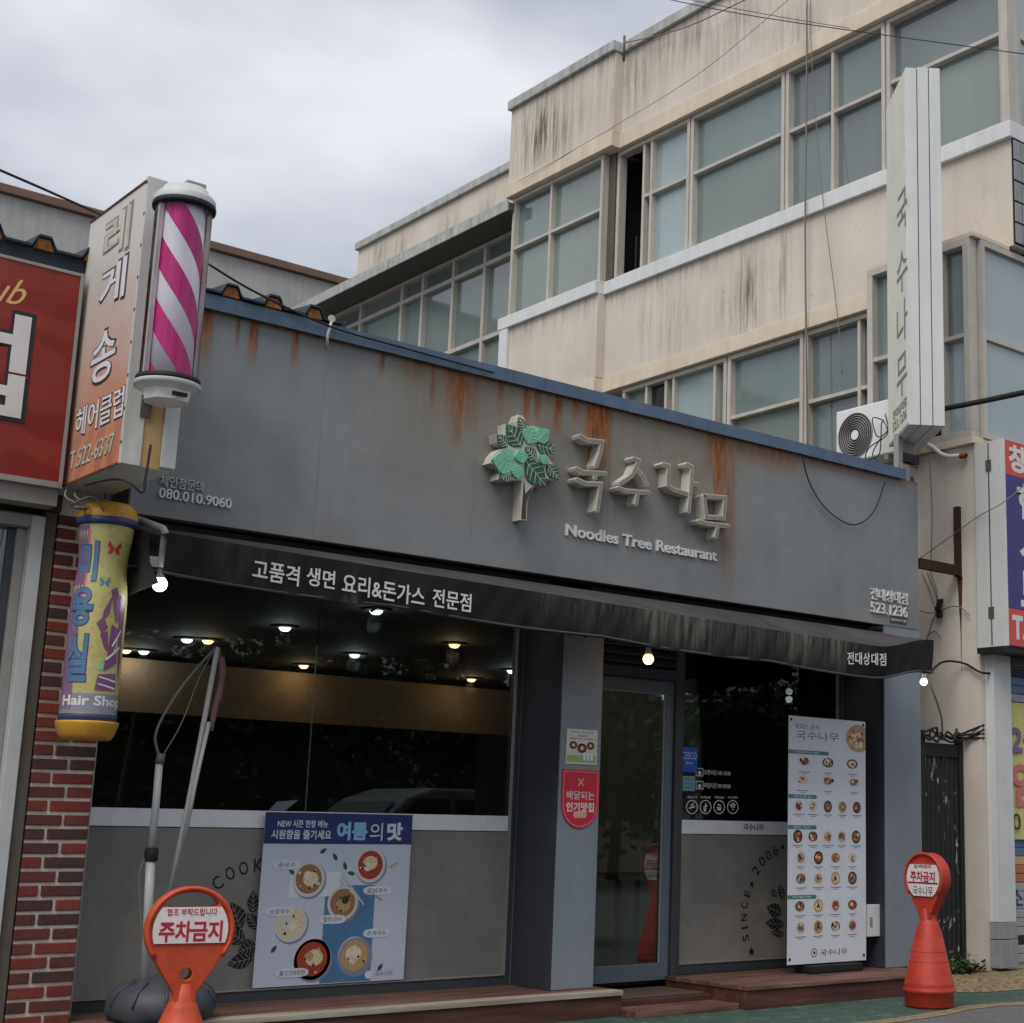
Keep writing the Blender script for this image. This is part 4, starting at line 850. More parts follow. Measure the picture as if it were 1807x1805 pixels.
def salon_signs():
    # red sign board
    t = thing('red_signboard', 'red swirled salon sign board with black-edged white letters at left edge', 'sign', (1.5, 9.0, 3.2))
    b = MB(); b.box(-.6, 2.945, 8.97, 9.09, 3.235, 4.5); b.build('panel', 'red_sign', t)
    b = MB(); b.box(2.946, 2.965, 8.96, 9.1, 3.2, 4.52); b.box(-.6, 2.945, 8.955, 9.09, 3.2, 3.234); b.box(-.6, 2.945, 8.965, 9.09, 4.501, 4.52); b.build('frame', 'alu_grey', t)
    b = MB(); b.box(-.6, 2.96, 9.0, 9.18, 3.1, 3.199); b.build('under_tray', 'alu_grey', t)
    b = MB(); letter(b, '럽', (2.03, 8.97, 3.545), (.69, 0, 0), (0, 0, .66), NY, .034, .004); b.build('letter_edge', 'ink_dark', t)
    b = MB(); letter(b, '럽', (2.055, 8.966, 3.57), (.64, 0, 0), (0, 0, .61), NY, .012, .004); b.build('lettering', 'letter_white', t)
    b = MB(); letter(b, 'Club', (2.28, 8.97, 4.235), (.37, 0, 0), (0, 0, .16), NY, .0, .002, shear=.5); b.build('lettering', 'print_gold', t)
    # projecting box sign
    X = 3.0; y0, y1, z0, z1 = 8.15, 9.07, 3.225, 4.9
    t = thing('projecting_sign', 'peach and white projecting box sign with vertical Korean lettering above the brick pier', 'sign', (3.15, 8.6, 3.2))
    b = MB(); b.box(X + .004, X + .3, y0 + .03, y1, z0 + .01, z1 - .01); b.build('box', 'white_worn', t)
    b = MB(); b.box(X, X + .0035, y0 + .03, y1 - .012, z0 + .015, z1 - .02); b.build('face', 'peach_sign', t)
    b = MB(); b.box(X - .012, X + .1, y0, y0 + .029, z0, z1); b.box(X + .101, X + .21, y0 + .02, y0 + .03, z0, z1 - .01); b.build('front_cover', 'white_worn', t, .003)
    b = MB(); b.box(X + .1015, X + .2095, y0 + .012, y0 + .0195, z0, z1 - .02); b.build('inner_panel', 'stripe_tan', t)
    b = MB(); b.box(X + .211, X + .295, y0 - .004, y0 + .03, z0 + .015, z1 - .02); b.build('side_cover', 'white_paint', t, .003)
    for z in (3.5,): b = MB(); b.box(X + .07, X + .13, y0 - .008, y0 - .001, z, z + .1); b.build('hinge', 'alu_brown', t)
    b = MB()
    for i in range(9):
        z = z0 + .12 + i * .19; b.disc((X - .0125, y0 + .014, z), .012, (0, 1, 0), (0, 0, 1), (1, 0, 0), .002, 8)
    b.build('rivet', 'rust', t)
    for k, (a, e) in enumerate((((X - .006, y0 + .031, z1 - .018), (0, y1 - y0 - .04, 0)), ((X - .006, y0 + .031, z0 + .003), (0, y1 - y0 - .04, 0)))):
        b = MB(); b.obox(a, e, (0, 0, .012), (.006, 0, 0)); b.build('edge_strip', 'rust', t)
    def vword(s, yc, zc, wy, hz, bold, m_, lift=.0, keep=False):
        b = MB(); letter(b, s, (X, yc + wy / 2, zc - hz / 2), (0, -wy, 0), (0, 0, hz), NX, bold, .002, lift=lift, keep=keep); b.build('lettering', m_, t)
    def pp(px, py): p = at(px, py, 'x', X); return p.y, p.z
    for ch, px, py, wy, hz in (('레', 208, 412, .42, .30), ('게', 200, 500, .42, .28), ('송', 183, 628, .40, .34)):
        y, z = pp(px, py); vword(ch, y, z, wy, hz, .028, 'trunk_brown' if ch != '레' else 'face_grey'); vword(ch, y, z, wy - .035, hz - .035, .012, 'menu_paper' if ch != '레' else 'worn_cream', .003)
    y, z = pp(176, 728); vword('헤어클럽', y, z, .74, .19, .03, 'trunk_brown'); vword('헤어클럽', y, z, .72, .175, .006, 'menu_paper', .003)
    y, z = pp(162, 797); vword('T.522-6337', y, z, .68, .12, .02, 'face_grey'); vword('T.522-6337', y, z, .67, .11, .0, 'worn_cream', .003)
    b = MB(); pts = [at(150, 856, 'y', 8.5), at(195, 846, 'y', 8.3), at(226, 850, 'y', 8.14), at(251, 869, 'y', 8.1), at(257, 842, 'y', 8.1), at(266, 785, 'y', 8.12)]
    b.tube(curve(pts), .007, 6); tag(b.build('sign_cable', 'wire_black'), 'black cable looping under the peach projecting sign', 'cable')
    for j in range(3):
        b = MB(); pts = [(X + .0 + .06 * j, 8.98, z0 - .02)] + [(X + .05 + .05 * j + RNG.uniform(-.1, .12), 8.86 + RNG.uniform(-.1, .1), z0 - .06 - RNG.uniform(0, .12)) for _ in range(6)] + [(X + .2, 9.1, z0 - .05)]
        b.tube(curve(pts), .006, 5); tag(b.build('sign_cable', 'wire_grey'), ['tangled grey cable under the peach sign, nearest the red board', 'middle one of the grey cables tangled under the peach sign', 'grey cable tangled under the peach sign, nearest the shop board'][j], 'cable')
    # barber pole
    c = Vector((3.095, 7.86, 0)); zb, zt_ = 3.66, 4.63
    t = thing('barber_pole', 'magenta and white striped barber pole in clear tube on the projecting sign', 'barber pole', (c.x, c.y, 3.55))
    b = MB(); b.lathe((c.x, c.y, 0), [(.0, zb), (.118, zb), (.118, zt_), (0, zt_)], 32); b.build('drum', 'pole_base', t)
    for s_ in range(3):
        b = MB(); n = 60
        for i in range(n + 1):
            z = zb + .005 + (zt_ - zb - .01) * i / n; th0 = s_ * 2 * math.pi / 3 - 5.9 * (z - zb) + .6
            for k in range(7):
                th = th0 + 1.1 * k / 6; b.v.append((c.x + .1195 * math.cos(th), c.y + .1195 * math.sin(th), z))
        for i in range(n):
            for k in range(6): a = i * 7 + k; b.f.append((a, a + 1, a + 8, a + 7)); b.mi.append(0); b.sm.append(True)
        b.build('stripe', 'pole_stripe', t)
    b = MB(); b.lathe((c.x, c.y, 0), [(.152, zb), (.152, zt_)], 32); b.build('clear_tube', 'clear_plastic', t)
    for z in (zt_, zb - .03): b = MB(); b.lathe((c.x, c.y, z), [(.1, 0), (.168, 0), (.17, .012), (.168, .03), (.1, .03)], 36); b.build('ring', 'black_rubber', t)
    b = MB(); b.lathe((c.x, c.y, zt_ + .03), [(.165, 0), (.165, .03), (.15, .05), (.13, .06), (.12, .09), (.0, .092)], 36); b.build('top_cap', 'alu_white', t)
    b = MB(); b.box(c.x - .02, c.x + .09, c.y - .06, c.y + .05, zt_ + .115, zt_ + .165); b.build('top_lid', 'alu_grey', t, .006)
    b = MB(); b.lathe((c.x, c.y, zb - .031), [(.172, 0), (.172, -.022), (.13, -.045), (.12, -.1), (0, -.1)], 8, sm=False); b.lathe((c.x, c.y, zb - .03), [(.174, 0), (.174, -.024), (0, -.03)], 36); b.build('bottom_cap', 'white_plastic', t)
    b = MB(); b.box(c.x - .02, c.x + .06, c.y - .135, c.y - .12, zb - .115, zb - .095); b.build('vent_slot', 'black_rubber', t)
    for sx in (-1, 1):
        b = MB(); b.obox((c.x + sx * .135 - .012, c.y - .02 - .012, zb), (.024, 0, 0), (0, .024, 0), (0, 0, zt_ - zb)); b.build('side_rail', 'white_plastic', t)
    b = MB(); b.box(c.x - .03, c.x + .1, c.y + .14, 8.148, 3.62, 3.72); b.box(c.x - .03, c.x + .1, c.y + .14, 8.148, 4.55, 4.66); b.build('bracket', 'alu_grey', t)
    # yellow column sign
    c = Vector((3.235, 8.93, 0)); r = .152
    t = thing('salon_column_sign', 'yellow barrel-shaped salon sign with Hair Shop lettering on the brick pier', 'sign', (c.x, c.y, 1.75))
    b = MB(); N = 60
    rr = lambda z: r * (1.0 - .14 * math.exp(-((z - 2.78) / .14) ** 2)) + .003
    zs = [1.9 + 1.1 * i / 24 for i in range(25)]
    b.lathe((c.x, c.y, 0), [(rr(z), z) for z in zs], 40, ); b.build('drum', 'column_print', t)
    b = MB(); b.lathe((c.x, c.y, 0), [(.155, 3.0), (.172, 3.01), (.172, 3.045), (.155, 3.05)], 36); b.build('ring', 'navy_ring', t); b = MB(); b.lathe((c.x, c.y, 0), [(.155, 1.87), (.16, 1.872), (.16, 1.905), (.154, 1.91)], 36); b.build('ring', 'navy_ring', t)
    b = MB(); b.lathe((c.x, c.y, 0), [(.17, 3.046), (.172, 3.06), (.155, 3.11), (.125, 3.14), (0, 3.145)], 36); b.build('top_cap', 'yellow_plastic', t)
    b = MB(); b.lathe((c.x, c.y, 0), [(.16, 1.869), (.172, 1.866), (.172, 1.855), (.152, 1.79), (.135, 1.765), (0, 1.762)], 36); b.build('bottom_cap', 'yellow_plastic', t)
    def wrap(fn_poly, name, m_, lift):
        """flat print bent round the drum; coordinates are angle*r and height"""
        pass
    th_c = math.atan2(-c.y, -c.x)           # direction to the street corner
    def on_drum(s_, z, lift): th = th_c + s_ / r; q = rr(z) + lift; return (c.x + q * math.cos(th), c.y + q * math.sin(th), z)
    def print_text(body, s0, s1, z0_, z1_, m_, bold=.03, lift=.0015, shear=0):
        co, fs = glyphs(body, bold, .0, shear); lo, hi = co.min(0), co.max(0); b = MB()
        # refine so the print follows the curve
        bm = bmesh.new()
        vv = [bm.verts.new((float((q[0] - lo[0]) / (hi[0] - lo[0])), float((q[1] - lo[1]) / (hi[1] - lo[1])), 0)) for q in co]
        for f in fs:
            try: bm.faces.new([vv[i] for i in f])
            except ValueError: pass
        for u in np.linspace(0.05, .95, 14):
            g = bm.verts[:] + bm.edges[:] + bm.faces[:]; bmesh.ops.bisect_plane(bm, geom=g, plane_co=(u, 0, 0), plane_no=(1, 0, 0))
        for u in np.linspace(0.1, .9, 6):
            g = bm.verts[:] + bm.edges[:] + bm.faces[:]; bmesh.ops.bisect_plane(bm, geom=g, plane_co=(0, u, 0), plane_no=(0, 1, 0))
        bm.verts.index_update(); b.add([on_drum(s0 + (s1 - s0) * q.co.x, z0_ + (z1_ - z0_) * q.co.y, lift) for q in bm.verts], [[q.index for q in f.verts] for f in bm.faces]); bm.free(); b.build('lettering', m_, t)
    def print_rect(s0, s1, z0_, z1_, m_, lift=.001, wob=0):
        b = MB(); n = 14; k = 10
        for j in range(k + 1):
            for i in range(n + 1):
                z = z0_ + (z1_ - z0_) * j / k; s_ = s0 + (s1 - s0) * i / n; b.v.append(on_drum(s_ + (wob * math.sin(z * 40) if i == n else 0), z, lift))
        for j in range(k):
            for i in range(n): a = j * (n + 1) + i; b.f.append((a, a + 1, a + n + 2, a + n + 1)); b.mi.append(0); b.sm.append(True)
        return b.build('print_field', m_, t)
    print_rect(-.22, -.1, 1.93, 2.99, 'print_lilac', .0008, .006); print_rect(-.102, -.088, 2.5, 2.97, 'print_pink', .0009)
    print_rect(-.22, .22, 1.915, 2.02, 'print_grey', .0012)
    print_text('Hair Shop', -.165, .21, 1.935, 2.01, 'letter_white', .03, .0022)
    for ch, z0_, z1_ in (('미', 2.66, 2.9), ('용', 2.4, 2.63), ('실', 2.08, 2.36)):
        print_text(ch, -.17, -.028, z0_, z1_, 'print_navy', .05, .0018); print_text(ch, -.166, -.032, z0_ + .004, z1_ - .004, 'print_blue', .03, .0026)
    def print_poly(P, m_, lift=.002):
        bm = bmesh.new(); bm.faces.new([bm.verts.new((x, z, 0)) for x, z in P])
        for q in np.arange(-.2, .2, .015): bmesh.ops.bisect_plane(bm, geom=bm.verts[:] + bm.edges[:] + bm.faces[:], plane_co=(q, 0, 0), plane_no=(1, 0, 0))
        for q in np.arange(2.05, 2.95, .06): bmesh.ops.bisect_plane(bm, geom=bm.verts[:] + bm.edges[:] + bm.faces[:], plane_co=(0, q, 0), plane_no=(0, 1, 0))
        bm.verts.index_update(); b = MB(); b.add([on_drum(v.co.x, v.co.y, lift) for v in bm.verts], [[v.index for v in f.verts] for f in bm.faces]); bm.free(); b.build('print_shape', m_, t)
    for (cx_, cz_, s_, m_) in ((.06, 2.86, .045, 'print_redbug'), (.02, 2.66, .032, 'print_teal')):
        for sg in (-1, 1): print_poly([(cx_, cz_), (cx_ + sg * s_ * .8, cz_ + s_), (cx_ + sg * s_, cz_ + s_ * .3), (cx_ + sg * s_ * .6, cz_), (cx_ + sg * s_ * .9, cz_ - s_ * .7), (cx_ + sg * s_ * .3, cz_ - s_ * .6)], m_, .002 + .0004 * sg)
    plum = [[(.06, 2.62), (.1, 2.64), (.14, 2.5), (.11, 2.42), (.085, 2.5)], [(.03, 2.5), (.075, 2.6), (.06, 2.48), (.02, 2.42)], [(-.005, 2.42), (.03, 2.46), (.06, 2.4), (.03, 2.36)], [(.02, 2.36), (.06, 2.38), (.075, 2.26), (.05, 2.28)], [(.08, 2.42), (.13, 2.4), (.12, 2.3), (.07, 2.2)], [(.05, 2.2), (.13, 2.27), (.14, 2.2), (.06, 2.15)], [(.03, 2.13), (.14, 2.14), (.15, 2.04), (.02, 2.04)], [(.12, 2.6), (.17, 2.56), (.17, 2.1), (.14, 2.3)]]
    for i, P in enumerate(plum): print_poly(P, 'print_plum', .002 + .0002 * i)
    print_poly([(.03, 2.19), (.06, 2.2), (.055, 2.15), (.025, 2.16)], 'print_mint', .0035)
    for i, (a, z, e, z2) in enumerate([(.09, 2.3, .15, 2.4), (.06, 2.22, .15, 2.3), (.03, 2.12, .14, 2.1), (.03, 2.08, .14, 2.06)]): print_poly([(a, z), (e, z2), (e, z2 - .012), (a + .01, z - .008)], 'print_white', .004)
    b = MB(); b.box(c.x - .06, c.x + .06, c.y + .12, 9.19, 2.9, 2.96); b.box(c.x - .06, c.x + .06, c.y + .12, 9.19, 1.95, 2.0); b.build('bracket', 'alu_grey', t)
def curve(pts, n=8):
    P = [Vector(p) for p in pts]; out_ = []
    for i in range(len(P) - 1):
        p0, p1, p2, p3 = P[max(i - 1, 0)], P[i], P[i + 1], P[min(i + 2, len(P) - 1)]
        for k in range(n):
            s = k / n; out_.append(.5 * ((2 * p1) + (p2 - p0) * s + (2 * p0 - 5 * p1 + 4 * p2 - p3) * s * s + (3 * p1 - p0 - 3 * p2 + p3) * s ** 3))
    return out_ + [P[-1]]
salon_signs()

# ------------------------------------------------------------------ right side: narrow blade sign, air conditioner, gate, neighbour front
def right_side():
    P1 = at(1603, 749, 'y', 8.8); e_d = Vector((.591, .807, 0)); e_w = Vector((.926, -.377, 0)).normalized(); e_w = Vector((.807, -.591, 0))
    t = thing('blade_sign', 'tall white steel blade sign with engraved vertical shop name at the roof corner', 'sign', (P1.x, P1.y, P1.z))
    Hh = 3.56; D = .85; Wd = .345
    w3 = Wd / 3
    for k in range(3):
        b = MB(); b.obox(P1 + e_w * (w3 * k + .004), e_w * (w3 - .008), e_d * D, UZ * (Hh - (.0 if k else .012))); b.build('section', 'white_paint', t, .004)
    b = MB(); b.obox(P1 + e_w * .006 + e_d * .006 + UZ * .01, e_w * (Wd - .012), e_d * (D - .012), UZ * (Hh - .03)); b.build('core', 'black_metal', t)
    n = -e_w
    b = MB(); b.obox(P1 + e_w * .0035 + e_d * .012 + UZ * .02, -e_w * .004, e_d * (D - .02), UZ * (Hh - .05)); b.build('face', 'blade_face', t)
    def vw(s, px, py, w_, h_, bold, keep=False, m_='face_grey'):
        # place on the left face by height and by the sight line's crossing of the face
        d = RC[0] * ((px - CX) / FPX) + RC[1] * ((py - CY) / FPX) + RC[2]; tt = (P1 - CAM).dot(n) / d.dot(n); p = CAM + d * tt
        b = MB(); letter(b, s, p + e_d * w_ / 2 - UZ * h_ / 2, -e_d * w_, UZ * h_, n, bold, .004, keep=keep, lift=.001); b.build('lettering', m_, t)
    for ch, py in (('국', 373), ('수', 478), ('나', 568), ('무', 662)): vw(ch, 1592, py, .42, .4, .0)
    vw('전대상대점', 1588, 721, .56, .09, .0); vw('523.1236', 1588, 742, .56, .09, .0)
    b = MB(); b.box(10.56, 10.62, 9.14, 9.2, 4.62, 4.99); b.box(10.70, 10.86, 9.2, 9.3, 4.5, 4.97); b.build('mount', 'alu_grey', t)
    b = MB(); b.box(10.62, 10.86, 9.14, 9.2, 4.74, 4.82); b.build('clamp', 'black_metal', t)
    # air conditioner, fan facing the shop roof
    X = 10.95; y0, y1, z0, z1 = 9.52, 10.31, 4.945, 5.5
    t = thing('air_conditioner', 'white outdoor air conditioner with round fan grille on wall brackets above the shop roof', 'air conditioner', (11.4, 10.2, 4.45))
    b = MB(); b.box(X, X + .3, y0, y1, z0, z1); b.build('casing', 'white_plastic', t, .015)
    cy, cz, R_ = 10.04, 5.206, .228
    b = MB(); b.disc((X - .004, cy, cz), R_, (0, 1, 0), UZ, (1, 0, 0), .003, 36); b.build('fan_recess', 'frame_dark', t)
    for k in range(8):
        r_ = .05 + k * .0252; b = MB(); ring = [(X - .012, cy + r_ * math.cos(a), cz + r_ * math.sin(a)) for a in np.linspace(0, 2 * math.pi, 37)]; b.tube(ring, .0045, 5, cap=False); b.build('grille_ring', 'alu_grey', t)
    b = MB()
    for a in range(3): th = a * 2.094 + .3; b.prism([(X - .006, cy + math.cos(th + s) * q, cz + math.sin(th + s) * q) for s, q in ((0, .05), (.1, .22), (.8, .21), (.9, .05))], (.001, 0, 0))
    b.build('fan_blades', 'black_metal', t)
    b = MB(); b.disc((X - .016, cy, cz), .048, (0, 1, 0), UZ, (1, 0, 0), .006, 24); b.build('fan_hub', 'white_plastic', t)
    for y in (9.62, 10.18):
        b = MB(); b.box(X + .01, XL - .003, y, y + .05, z0 - .055, z0 - .002); b.build('bracket_arm', 'alu_grey', t)
    for i, pts in enumerate([[(1560, 742), (1540, 738), (1548, 770), (1566, 760), (1556, 745), (1552, 800), (1530, 812)], [(1562, 730), (1566, 765), (1534, 790), (1528, 810), (1545, 818)], [(1556, 770), (1540, 800), (1550, 815)]]):
        b = MB(); b.tube(curve([at(px, py, 'x', 10.88 - .03 * i) for px, py in pts]), .006, 5); tag(b.build('unit_cable', 'wire_black'), ['thick looped black cable beside the air conditioner fan', 'black cable hanging down the air conditioner front', 'short black cable under the air conditioner'][i], 'cable')
    # drain hose on the wall
    b = MB(); b.tube(curve([at(px, py, 'x', XL - .05) for px, py in ((1636, 783), (1648, 790), (1660, 800), (1675, 805), (1696, 804))]), .022, 10); t = tag(b.build('drain_hose', 'white_plastic'), 'curved white drain hose on the beige wall under the corner window', 'hose')
    p = at(1699, 804, 'x', XL - .05); b = MB(); b.lathe(p, [(.026, -.03), (.03, -.02), (.03, .03), (.018, .045)], 12, axis=(0, -1, 0)); b.build('hose_end', 'rust_orange', t)
    # rusty bracket
    t = thing('rusty_bracket', 'dark rusty angle-iron bracket left on the beige wall', 'bracket', (11.3, 9.3, 3.2))
    p = at(1690, 1012, 'x', XL - .03); q = at(1684, 895, 'x', XL - .03)
    b = MB(); b.box(XL - .045, XL - .002, p.y - .03, p.y + .03, p.z - .03, q.z); b.build('upright', 'rust_dark', t)
    b = MB(); b.box(10.82, XL - .046, p.y - .025, p.y + .025, p.z - .02, p.z + .075); b.build('arm', 'rust_dark', t)
    st = MB(); st.prism([(XL - .0015, p.y + .03, p.z - .03), (XL - .0015, p.y - .035, p.z - .03), (XL - .0015, p.y - .012, p.z - .5), (XL - .0015, p.y - .006, p.z - 1.0), (XL - .0015, p.y + .002, p.z - .5)], (.001, 0, 0)); st.build('rust_run', 'rust', t)
    # gate of black corrugated sheet across the alley
    YGt = 9.14; gx0, gx1 = 10.81, 11.405; t = thing('alley_gate', 'chipped black corrugated metal gate closing the narrow alley', 'gate', (11.1, YGt, 0))
    z0, z1 = .14, at(1700, 1300, 'y', YGt).z
    xs = np.linspace(gx0 + .05, gx1 - .06, 110); b = MB()
    for x in xs:
        y = YGt + .014 * max(-.6, min(.6, math.sin((x - gx0) / .07 * 2 * math.pi))) ; b.v += [(x, y, z0 + .1), (x, y, z1 - .2)]
    for i in range(len(xs) - 1): b.f.append((2 * i, 2 * i + 2, 2 * i + 3, 2 * i + 1)); b.mi.append(0); b.sm.append(False)
    b.build('corrugated_sheet', 'gate_black', t)
    for nm, bx in (('post', (gx0, gx0 + .05)), ('post', (gx1 - .06, gx1))): b = MB(); b.box(bx[0], bx[1], YGt - .03, YGt + .03, z0, z1 + .03); b.build(nm, 'black_metal', t)
    b = MB(); b.box(gx0 + .051, gx1 - .061, YGt - .025, YGt + .025, z1 - .2, z1 - .08); b.build('top_rail', 'black_metal', t)
    b = MB(); b.box(gx0 + .051, gx1 - .061, YGt - .025, YGt + .025, z0, z0 + .1); b.build('bottom_rail', 'black_metal', t)
    for i in range(4):
        pts = [(gx0 + .02, YGt - .03, z1 - .02 + RNG.uniform(-.02, .05))]
        for k in range(7): pts.append((gx0 + .06 + k * .08, YGt - .05 + RNG.uniform(-.05, .03), z1 - .03 + RNG.uniform(-.05, .09)))
        pts.append((gx1 + .03, YGt - .26, z1 - .02 + .04 * i)); b = MB(); b.tube(curve(pts), .011, 5)
        tag(b.build('gate_cable', 'wire_black'), ['lowest black cable strung along the gate top', 'second black cable in the bundle on the gate top', 'looping black cable in the bundle on the gate top', 'highest black cable on the gate top'][i], 'cable')
    # cable knot under the bracket and runs on the wall
    runs = [[(1626, 1010), (1640, 1040), (1648, 1066)], [(1636, 1010), (1650, 1045), (1654, 1066)], [(1642, 1010), (1652, 1040), (1656, 1070)], [(1652, 1082), (1644, 1100), (1638, 1122), (1630, 1150)], [(1658, 1078), (1680, 1070), (1695, 1072), (1710, 1085)], [(1624, 1078), (1640, 1082), (1652, 1080)], [(1636, 1122), (1650, 1114), (1660, 1126)]]
    for i, pts in enumerate(runs):
        b = MB(); b.tube(curve([at(px, py, 'x', XL - .04) for px, py in pts]), .006, 5); tag(b.build('wall_cable', 'wire_grey'), ['leftmost thin cable dropping to the wall junction', 'middle thin cable dropping to the wall junction', 'rightmost thin cable dropping to the wall junction', 'thin cable from the junction down behind the awning', 'thin cable end curling right on the beige wall', 'short cable from the shop board to the wall junction', 'loose cable end curling beside the awning corner'][i], 'cable')
    p = at(1654, 1074, 'x', XL - .05); t = thing('cable_junction', 'dark knot of cable connectors on the beige wall', 'connector', p)
    for i in range(5): b = MB(); q = p + Vector((RNG.uniform(-.02, .02), RNG.uniform(-.05, .05), .07 - i * .035)); b.box(q.x - .015, q.x + .015, q.y - .03, q.y + .03, q.z - .022, q.z + .022); b.build('connector', 'black_rubber', t, .006)
    b = MB(); pts = [at(1640, 1188, 'x', 10.7), at(1664, 1168, 'x', 11.2), at(1700, 1170, 'x', XL - .04), at(1730, 1186, 'x', XL - .04), at(1752, 1187, 'y', 8.84), at(1764, 1180, 'y', 8.84), at(1766, 1150, 'y', 8.84)]
    b.tube(curve(pts), .012, 6); tag(b.build('wall_cable', 'wire_black'), 'thick dark cable sagging across the beige wall to the white column', 'cable')
    b = MB(); pts = [at(1634, 1190, 'x', 10.5), at(1650, 1230, 'x', 10.7), at(1661, 1265, 'x', 10.9), at(1663, 1292, 'x', 11.0)]; b.tube(curve(pts), .009, 6); tag(b.build('wall_cable', 'wire_grey'), 'cable hanging from the awning corner to the gate top', 'cable')
    # neighbouring front
    Y = YS; t = thing('white_column', 'white painted column on grey stone base right of the beige corner', 'column', (11.6, 8.86, .14))
    MB().box(11.48, 11.75, Y - .1, Y - .002, .54, 3.0).build('shaft', 'white_paint', t, .004)
    for x0, x1 in ((11.48, 11.605), (11.612, 11.75)): MB().box(x0, x1, Y - .115, Y - .002, .14, .385).build('base_stone', 'tile_grey', t, .004); MB().box(x0, x1, Y - .112, Y - .002, .392, .536).build('base_stone', 'tile_grey', t, .004)
    t = thing('roller_shutter', 'grey slatted roller shutter with painted stripes at the right edge', 'shutter', (12.6, 8.9, .15))
    z = .17; k = 0
    while z < 2.86:
        m_ = 'shutter'
        if 2.56 < z < 2.72: m_ = 'stripe_blue'
        if 1.11 < z < 1.245: m_ = 'stripe_blue'
        elif .995 < z <= 1.11: m_ = 'stripe_tan'
        elif .88 < z <= .995: m_ = 'stripe_clay'
        if k == 2 or k == 33: m_ = 'black_metal'
        MB().box(11.765, 13.9, Y - .03, Y - .003, z, z + .075).build('slat', m_, t, .006); z += .0795; k += 1
    b = MB(); letter(b, '소년', (11.775, Y - .031, .655), (.345, 0, 0), (0, 0, .18), NY, .01, .002); b.build('lettering', 'print_navy', t)
    MB().box(11.765, 13.9, Y - .06, Y - .003, 2.885, 3.0).build('shutter_box', 'alu_brown', t)
    t = thing('yellow_banner', 'faded yellow cloth banner with rose and violet lettering over the shutter', 'banner', (12.4, 8.82, 1.28))
    b = MB(); xs = np.linspace(11.735, 13.1, 30)
    for x in xs: yy = Y - .055 - .012 * math.sin(x * 9); b.v += [(x, yy, 1.275), (x, yy, 2.54)]
    for i in range(len(xs) - 1): b.f.append((2 * i, 2 * i + 2, 2 * i + 3, 2 * i + 1)); b.mi.append(0); b.sm.append(True)
    b.build('cloth', 'banner_yellow', t)
    yq = Y - .07
    for s, x0, w_, z0, h_, m_ in (('2층', 11.77, .5, 2.05, .305, 'ink_violet'), ('임대', 11.765, .9, 1.57, .42, 'ink_rose'), ('010-', 11.77, .48, 1.36, .153, 'ink_dark')):
        b = MB(); letter(b, s, (x0, yq, z0), (w_, 0, 0), (0, 0, h_), NY, .03 if m_ != 'ink_dark' else .0, .001); b.build('lettering', m_, t)
    # boxed sign red / indigo / red
    t = thing('window_fitter_sign', 'white boxed sign with red and indigo face at the right edge', 'sign', (12.0, 8.6, 3.0))
    x0, z0, z1, y0 = 11.38, 3.02, 4.99, 8.54
    MB().box(x0, x0 + .004, y0 + .003, Y - .01, z0, z1).build('side_panel', 'white_paint', t)
    MB().box(x0 + .005, 13.7, y0 + .012, Y - .012, z0 + .004, z1 - .004).build('box', 'alu_grey', t)
    ym = (y0 + Y) / 2; b = MB(); b.box(x0 - .008, x0 - .001, ym, ym + .01, z0 + .02, z1 - .02); b.build('seam', 'alu_brown', t)
    for z in (z0 + .27, z1 - .29): MB().box(x0 - .012, x0 - .002, ym - .025, ym + .035, z, z + .105).build('hinge', 'alu_brown', t)
    for m_, a, c in (('sign_red', z1 - .345, z1 - .01), ('sign_indigo', z0 + .355, z1 - .35), ('sign_red', z0 + .01, z0 + .35)): MB().box(x0 + .012, 13.7, y0 + .004, y0 + .0115, a, c).build('face', m_, t)
    b = MB(); b.box(x0 + .001, x0 + .0115, y0, y0 + .012, z0, z1); b.build('edge_trim', 'white_paint', t)
    MB().box(x0 - .03, 13.7, y0 + .03, Y - .02, z0 - .055, z0 - .002).build('under_tray', 'black_metal', t)
    for s, xx, w_, z, h_ in (('창', x0 + .07, .285, z1 - .305, .265), ('현', x0 + .19, .38, z1 - .745, .345), ('시', x0 + .21, .38, z1 - 1.165, .345), ('보', x0 + .21, .38, z1 - 1.585, .345), ('T.5', x0 + .07, .325, z0 + .065, .23)):
        b = MB(); letter(b, s, (xx, y0 + .004, z), (w_, 0, 0), (0, 0, h_), NY, .04, .002); b.build('lettering', 'letter_white', t)
right_side()

